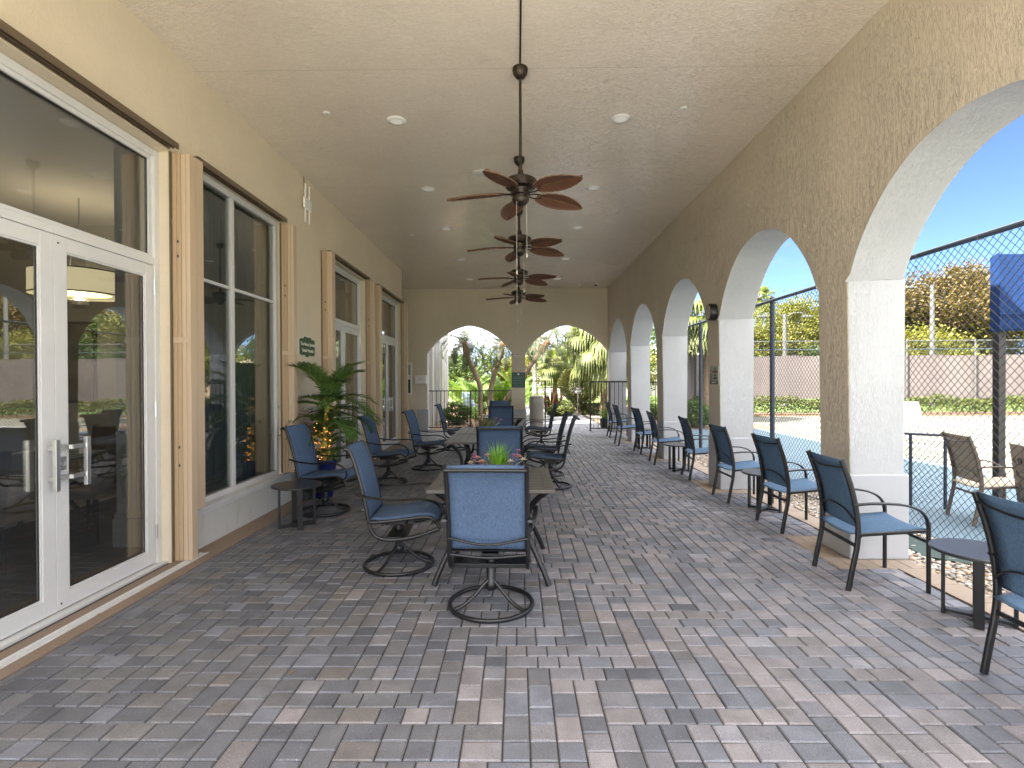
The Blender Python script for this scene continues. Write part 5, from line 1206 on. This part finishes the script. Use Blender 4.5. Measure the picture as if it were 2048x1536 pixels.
# light poles
M_polegrey = Mat('pole_grey', (.09, .088, .082), .5).m
def light_pole(label, x, y, h, arms):
    t = thing('light_pole', label, 'light pole', (x, y, 0), 0, 'court light poles'); MB().tube([(0, 0, -.1), (0, 0, h)], .16, 10, taper=.10).build('pole', M_polegrey, t, sm=True)
    for s in arms:
        MB().tube(smooth([(0, 0, h-.25), (s*.5, 0, h+.05), (s*1.0, 0, h+.02), (s*1.25, 0, h-.12)], 5), .035, 6).build('arm', M_polegrey, t, sm=True); MB().box(s*1.25-.28, s*1.25+.28, -.15, .15, h-.22, h-.10).build('lamp_head', M_polegrey, t, bevel=.03)
light_pole('tall court light pole in front of the copper tree', 23.5, 30, 6.8, (-1,)); light_pole('court light pole with two lamp heads in front of the yellow green tree', 15.2, 30, 5.2, (-1, 1))
# pale houses behind the trees
M_housew = Mat('pale_render', (.45, .42, .37), .8).m; M_roofg = Mat('tile_roof', (.36, .30, .26), .8).m
def house(label, x, y, wx, wy, h, rh, rz=0):
    t = thing('house', label, 'house', (x, y, 0), rz, 'pale houses behind the trees'); MB().box(-wx/2, wx/2, -wy/2, wy/2, -.1, h).build('wall', M_housew, t)
    b = MB(); e = .4; b.v = [(-wx/2-e, -wy/2-e, h), (wx/2+e, -wy/2-e, h), (wx/2+e, wy/2+e, h), (-wx/2-e, wy/2+e, h), (-wx/2+wy/2, 0, h+rh), (wx/2-wy/2, 0, h+rh)]
    for f in ((0, 1, 5, 4), (1, 2, 5), (2, 3, 4, 5), (3, 0, 4), (3, 2, 1, 0)): b.face(f)
    b.build('roof', M_roofg, t)
    n = int(wx/3)
    for k in range(n):
        cx = -wx/2+wx*(k+.5)/n; w_ = MB().box(cx-.55, cx+.55, -wy/2-.05, -wy/2-.002, .9, 2.1).build('window', M_trimwhite, t); MB().box(cx-.47, cx+.47, -wy/2-.056, -wy/2-.051, .98, 2.02).build('pane', M_tint, w_)
house('pale house behind the copper tree', 29, 50, 12, 8, 4.6, 1.8); house('pale house far behind the yellow green trees', 15, 52, 10, 7, 3.2, 1.6); house('pale house beyond the right palms', 6, 50, 9, 7, 3.6, 1.5)

# ------------------------------------------------------------------ garden beyond the end wall
bwall = rect_wall('clubhouse_wing', M_wall_left, None, -3.05, -2.78, YF+.27, 20.6, -.05, 4.3, [(16.6, 17.7, -.04, 3.3), (18.6, 19.7, -.04, 3.3)])
tag(bwall, 'clubhouse wing wall with white shutters seen through the left end arch', 'wall')
q = MB(); glazing(q, -2.93, 16.62, 17.68, .02, 3.28); glazing(q, -2.93, 18.62, 19.68, .02, 3.28); q.build('pane', M_tint, bwall)
for y in (16.6, 17.64, 18.6, 19.64): MB().box(-2.90, -2.80, y, y+.06, -.03, 3.295).build('window_frame', M_alu, bwall)
for k, (y, l) in enumerate(((16.35, 'white folded shutter stack first on the garden wing wall'), (17.85, 'white folded shutter stack between the wing windows'), (18.35, 'white folded shutter stack before the second wing window'), (19.9, 'white folded shutter stack at the end of the garden wing wall'))):
    t = thing('storm_shutter', l, 'shutter', (-2.779, y, 0), 0, 'white shutters on the garden wing'); MB().prism([(0, -.05), (.05, -.062), (.09, -.05), (.14, -.06), (.17, -.05), (.17, .09), (.09, .10), (0, .09)], 2, -.02, 3.4).build('shutter_blade', M_alu, t)
pinnate_palm('slim date palm curving left in the middle of the left end arch', (-1.18, 17.3, 0), (-1.78, 17.9, 2.72), 26, 1.15, M_frondgrey, M_bark, 2, (.075, .085), 'palm_tree', nl=24, ll=.27, lw=.022, droop=2.1, ldroop=.5, bend=(.22, 0), shaft=.11)
pinnate_palm('date palm leaning right at the right side of the left end arch', (-1.02, 18.4, 0), (-.52, 18.9, 2.75), 24, 1.2, M_frondgrey, M_bark, 3, (.09, .085), 'palm_tree', nl=24, ll=.28, lw=.022, droop=2.0, ldroop=.5, bend=(-.12, 0), shaft=.12)
pinnate_palm('date palm with red fibrous shaft leaning across behind the far pier', (-1.0, 19.2, 0), (1.12, 19.4, 2.85), 22, 1.25, M_frondgrey, M_bark, 4, (.085, .08), 'palm_tree', nl=24, ll=.30, lw=.022, droop=2.0, ldroop=.5, bend=(.0, 0), shaft=.15)
pinnate_palm('tall pale trunked palm behind the trash can', (.72, 21.2, 0), (.70, 21.2, 3.9), 16, 1.9, M_frond, M_paletrunk, 5, (.10, .085), 'palm_tree', nl=26, ll=.5, lw=.04, droop=1.9, ldroop=.6)
for k, (x, y, s_, l) in enumerate(((-1.5, 21.6, 1.0, 'bright green areca clump behind the slim date palm'), (-.5, 20.6, .95, 'bright green areca clump left of the far pier'), (-2.3, 22.8, 1.1, 'bright yellow green areca clump at the corner of the wing'), (.1, 23.0, 1.1, 'bright green areca clump behind the far pier'), (3.9, 27, 1.25, 'green areca clump behind the round shrub'))):
    t = thing('areca_palm', l, 'palm', (x, y, -.01), 0, 'areca palms in the garden'); rr = random.Random(k+40)
    for j in range(17):
        B = MB(); frond_mesh(B, (rr.uniform(-.12, .12), rr.uniform(-.12, .12), .05), j*2.4, rr.uniform(.85, 1.45), 2.1*s_*rr.uniform(.75, 1.1), rr.uniform(1.0, 1.7), 22, .36, .04, .3, .3, rach=.012, leafdroop=.35, seed=k*50+j); B.build('frond', [M_areca, Mpt.m], t)
fan_palm('green fan palm in the middle of the right end arch', (1.72, 24.3, 0), 2.3, 26, .6, .62, M_fanpalm, 2, .13, .5, emin=-1.2)
fan_palm('large fan palm with drooping golden leaves at the right end arch', (3.5, 21.4, 0), 3.15, 34, .95, .95, M_drygold, 3, .15, 1.3, emin=-1.1, emax=1.0, nseg=34)
fan_palm('tall thin fan palm above the round shrub', (3.35, 26.5, 0), 4.3, 22, .55, .60, M_fanpalm, 5, .07, .9)
fan_palm('green fan palm seen between the far arches of the arcade', (6.6, 18.6, 0), 3.6, 26, .8, .85, M_fanpalm, 8, .14, 1.0)
fan_palm('tall distant fan palm against the sky in the second arch', (20.6, 45, 0), 8.4, 22, .9, .9, M_fanpalm, 9, .16, 1.0, group='distant palms')
bush('round_shrub', 'large round clipped yellow green shrub in the right end arch', (2.72, 22.6, .45), (.98, .9, .88), 15000, .065, M_shrub, 'shrub', stems=7, seed=3, inner=.72, lump=.07)
b = MB()
for k in range(7): a = k*.9; b.tube(smooth([(2.72+.1*math.cos(a), 22.6+.1*math.sin(a), -.05), (2.72+.25*math.cos(a), 22.6+.25*math.sin(a), .3), (2.72+.55*math.cos(a), 22.6+.5*math.sin(a), .8)], 4), .03, 6, taper=.015)
o_ = b.build('stems', M_bark); o_.parent = bpy.data.objects['round_shrub']; o_.matrix_parent_inverse = Matrix.Translation((-2.72, -22.6, -.45))
for x, y, rx, rz_, n, mt, l, sd_ in ((-2.05, 17.9, .5, .40, 3500, M_bush, 'leafy green bush behind the low railing, left of the slim palm', 1), (-1.3, 19.9, .6, .3, 3000, M_bush, 'low green bush in front of the air conditioner', 2),
    (1.75, 21.8, .62, .26, 3200, M_hedge, 'low mounded bush just left of the small directional sign', 4), (2.15, 23.9, .9, .30, 4500, M_hedge, 'broad low bush mound behind the directional sign', 5), (3.35, 22.6, .75, .28, 3500, M_hedge, 'low bush mound at the foot of the round shrub', 6),
    (4.5, 22.9, .8, .42, 3500, M_bush, 'green bush behind the tall open railing panel', 7), (4.3, 17.6, .5, .38, 3000, M_bush, 'bright bush just outside the last arch of the arcade', 8), (5.6, 16.6, .6, .45, 3500, M_bush, 'green bush outside the third arch near the court corner', 9), (-.2, 20.2, .5, .3, 2500, M_bush, 'low bush behind the far pier', 10)):
    bush('bush', l, (x, y, -.02), (rx, rx*.9, rz_), n, .075, mt, 'bush', 'low bushes in the garden', 4, sd_, .55, .15)
t = thing('red_plant', 'dark red leaved plant behind the short railing panel', 'plant', (1.45, 22.4, 0)); B = MB(); blades(B, 90, .18, 1.25, .035, .5, 8, .0); B.build('leaves', M_red, t)
t = thing('air_conditioner', 'blue grey louvred air conditioner unit behind the left railing', 'air conditioner', (-1.85, 22.0, .08)); M_ac = Mat('ac_blue_grey', (.20, .27, .34), .5).m
MB().box(-.42, .42, -.36, .36, 0, .92).build('cabinet', M_ac, t, bevel=.01)
for k in range(15): MB().box(-.22, .38, -.385, -.3605, .06+k*.056, .085+k*.056).build('louvre', Mat('ac_louvre', (.26, .35, .43), .5).m if k == 0 else bpy.data.materials['ac_louvre'], t)
MB().box(-.55, .60, -.5, .5, -.12, -.002).build('pad', M_conc, t)
# directional sign
t = thing('direction_sign', 'small dark arrow shaped sign on a thin post in the planting bed', 'sign', (2.42, 21.0, 0)); MB().box(-.012, .012, -.012, .012, -.05, .92).build('post', M_polegrey, t)
sb = MB().prism([(-.16, 1.09), (-.085, .95), (.14, .95), (.14, 1.23), (-.085, 1.23)], 1, -.014, .0).build('sign_board', Mat('sign_dark', (.10, .10, .10), .5).m, t)
text('PRO', .085, M_ink, sb, loc=(.02, -.0155, 1.14), rot=(R(90), 0, 0), bold=.003); text('SHOP', .085, M_ink, sb, loc=(.02, -.0155, 1.04), rot=(R(90), 0, 0), bold=.003)
# planter by the open railing
t = thing('planter', 'black pot with spiky green plant behind the tall railing panel', 'planter', (2.72, 16.3, -.01)); MB().lathe([(0, 0), (.13, 0), (.17, .30), (.155, .30), (0, .26)], 20, cap=False).build('pot', M_flat_black, t, sm=True, auto=40); B = MB(); blades(B, 46, .08, .52, .022, 1.2, 4, .26); B.build('leaves', M_bush, t)
# garden railing far behind
railing('far garden railing behind the low bushes', 1.0, 3.4, 26.0, .1, 1.15, .14, [1.02, 2.2, 3.38])
# fallen leaves on the paving
t_cols = [(.30, .12, .04), (.22, .12, .05)]
for k, (x, y) in enumerate(((-2.68, 3.30), (-1.15, 2.62), (1.9, 8.5))):
    b = MB(); a = k*1.3; b.v = [(.0, 0, .004), (.02, .008, .009), (.045, 0, .005), (.02, -.010, .006)]; b.face((0, 1, 2, 3)); b.build('fallen_leaf', Mat('dry_leaf', t_cols[k % 2], .8).m, loc=(x, y, .003), rot=(0, 0, a)); tag(bpy.context.scene.objects[-1] if False else list(bpy.data.objects)[-1])
for o in bpy.data.objects:
    if o.name.startswith('fallen_leaf'): tag(o, ['dry orange leaf on the floor beside the nearest door track', 'tiny dry leaf on the pavers left of the front table', 'tiny dry leaf on the pavers near the middle of the walk'][['fallen_leaf', 'fallen_leaf.001', 'fallen_leaf.002'].index(o.name)], 'leaf')
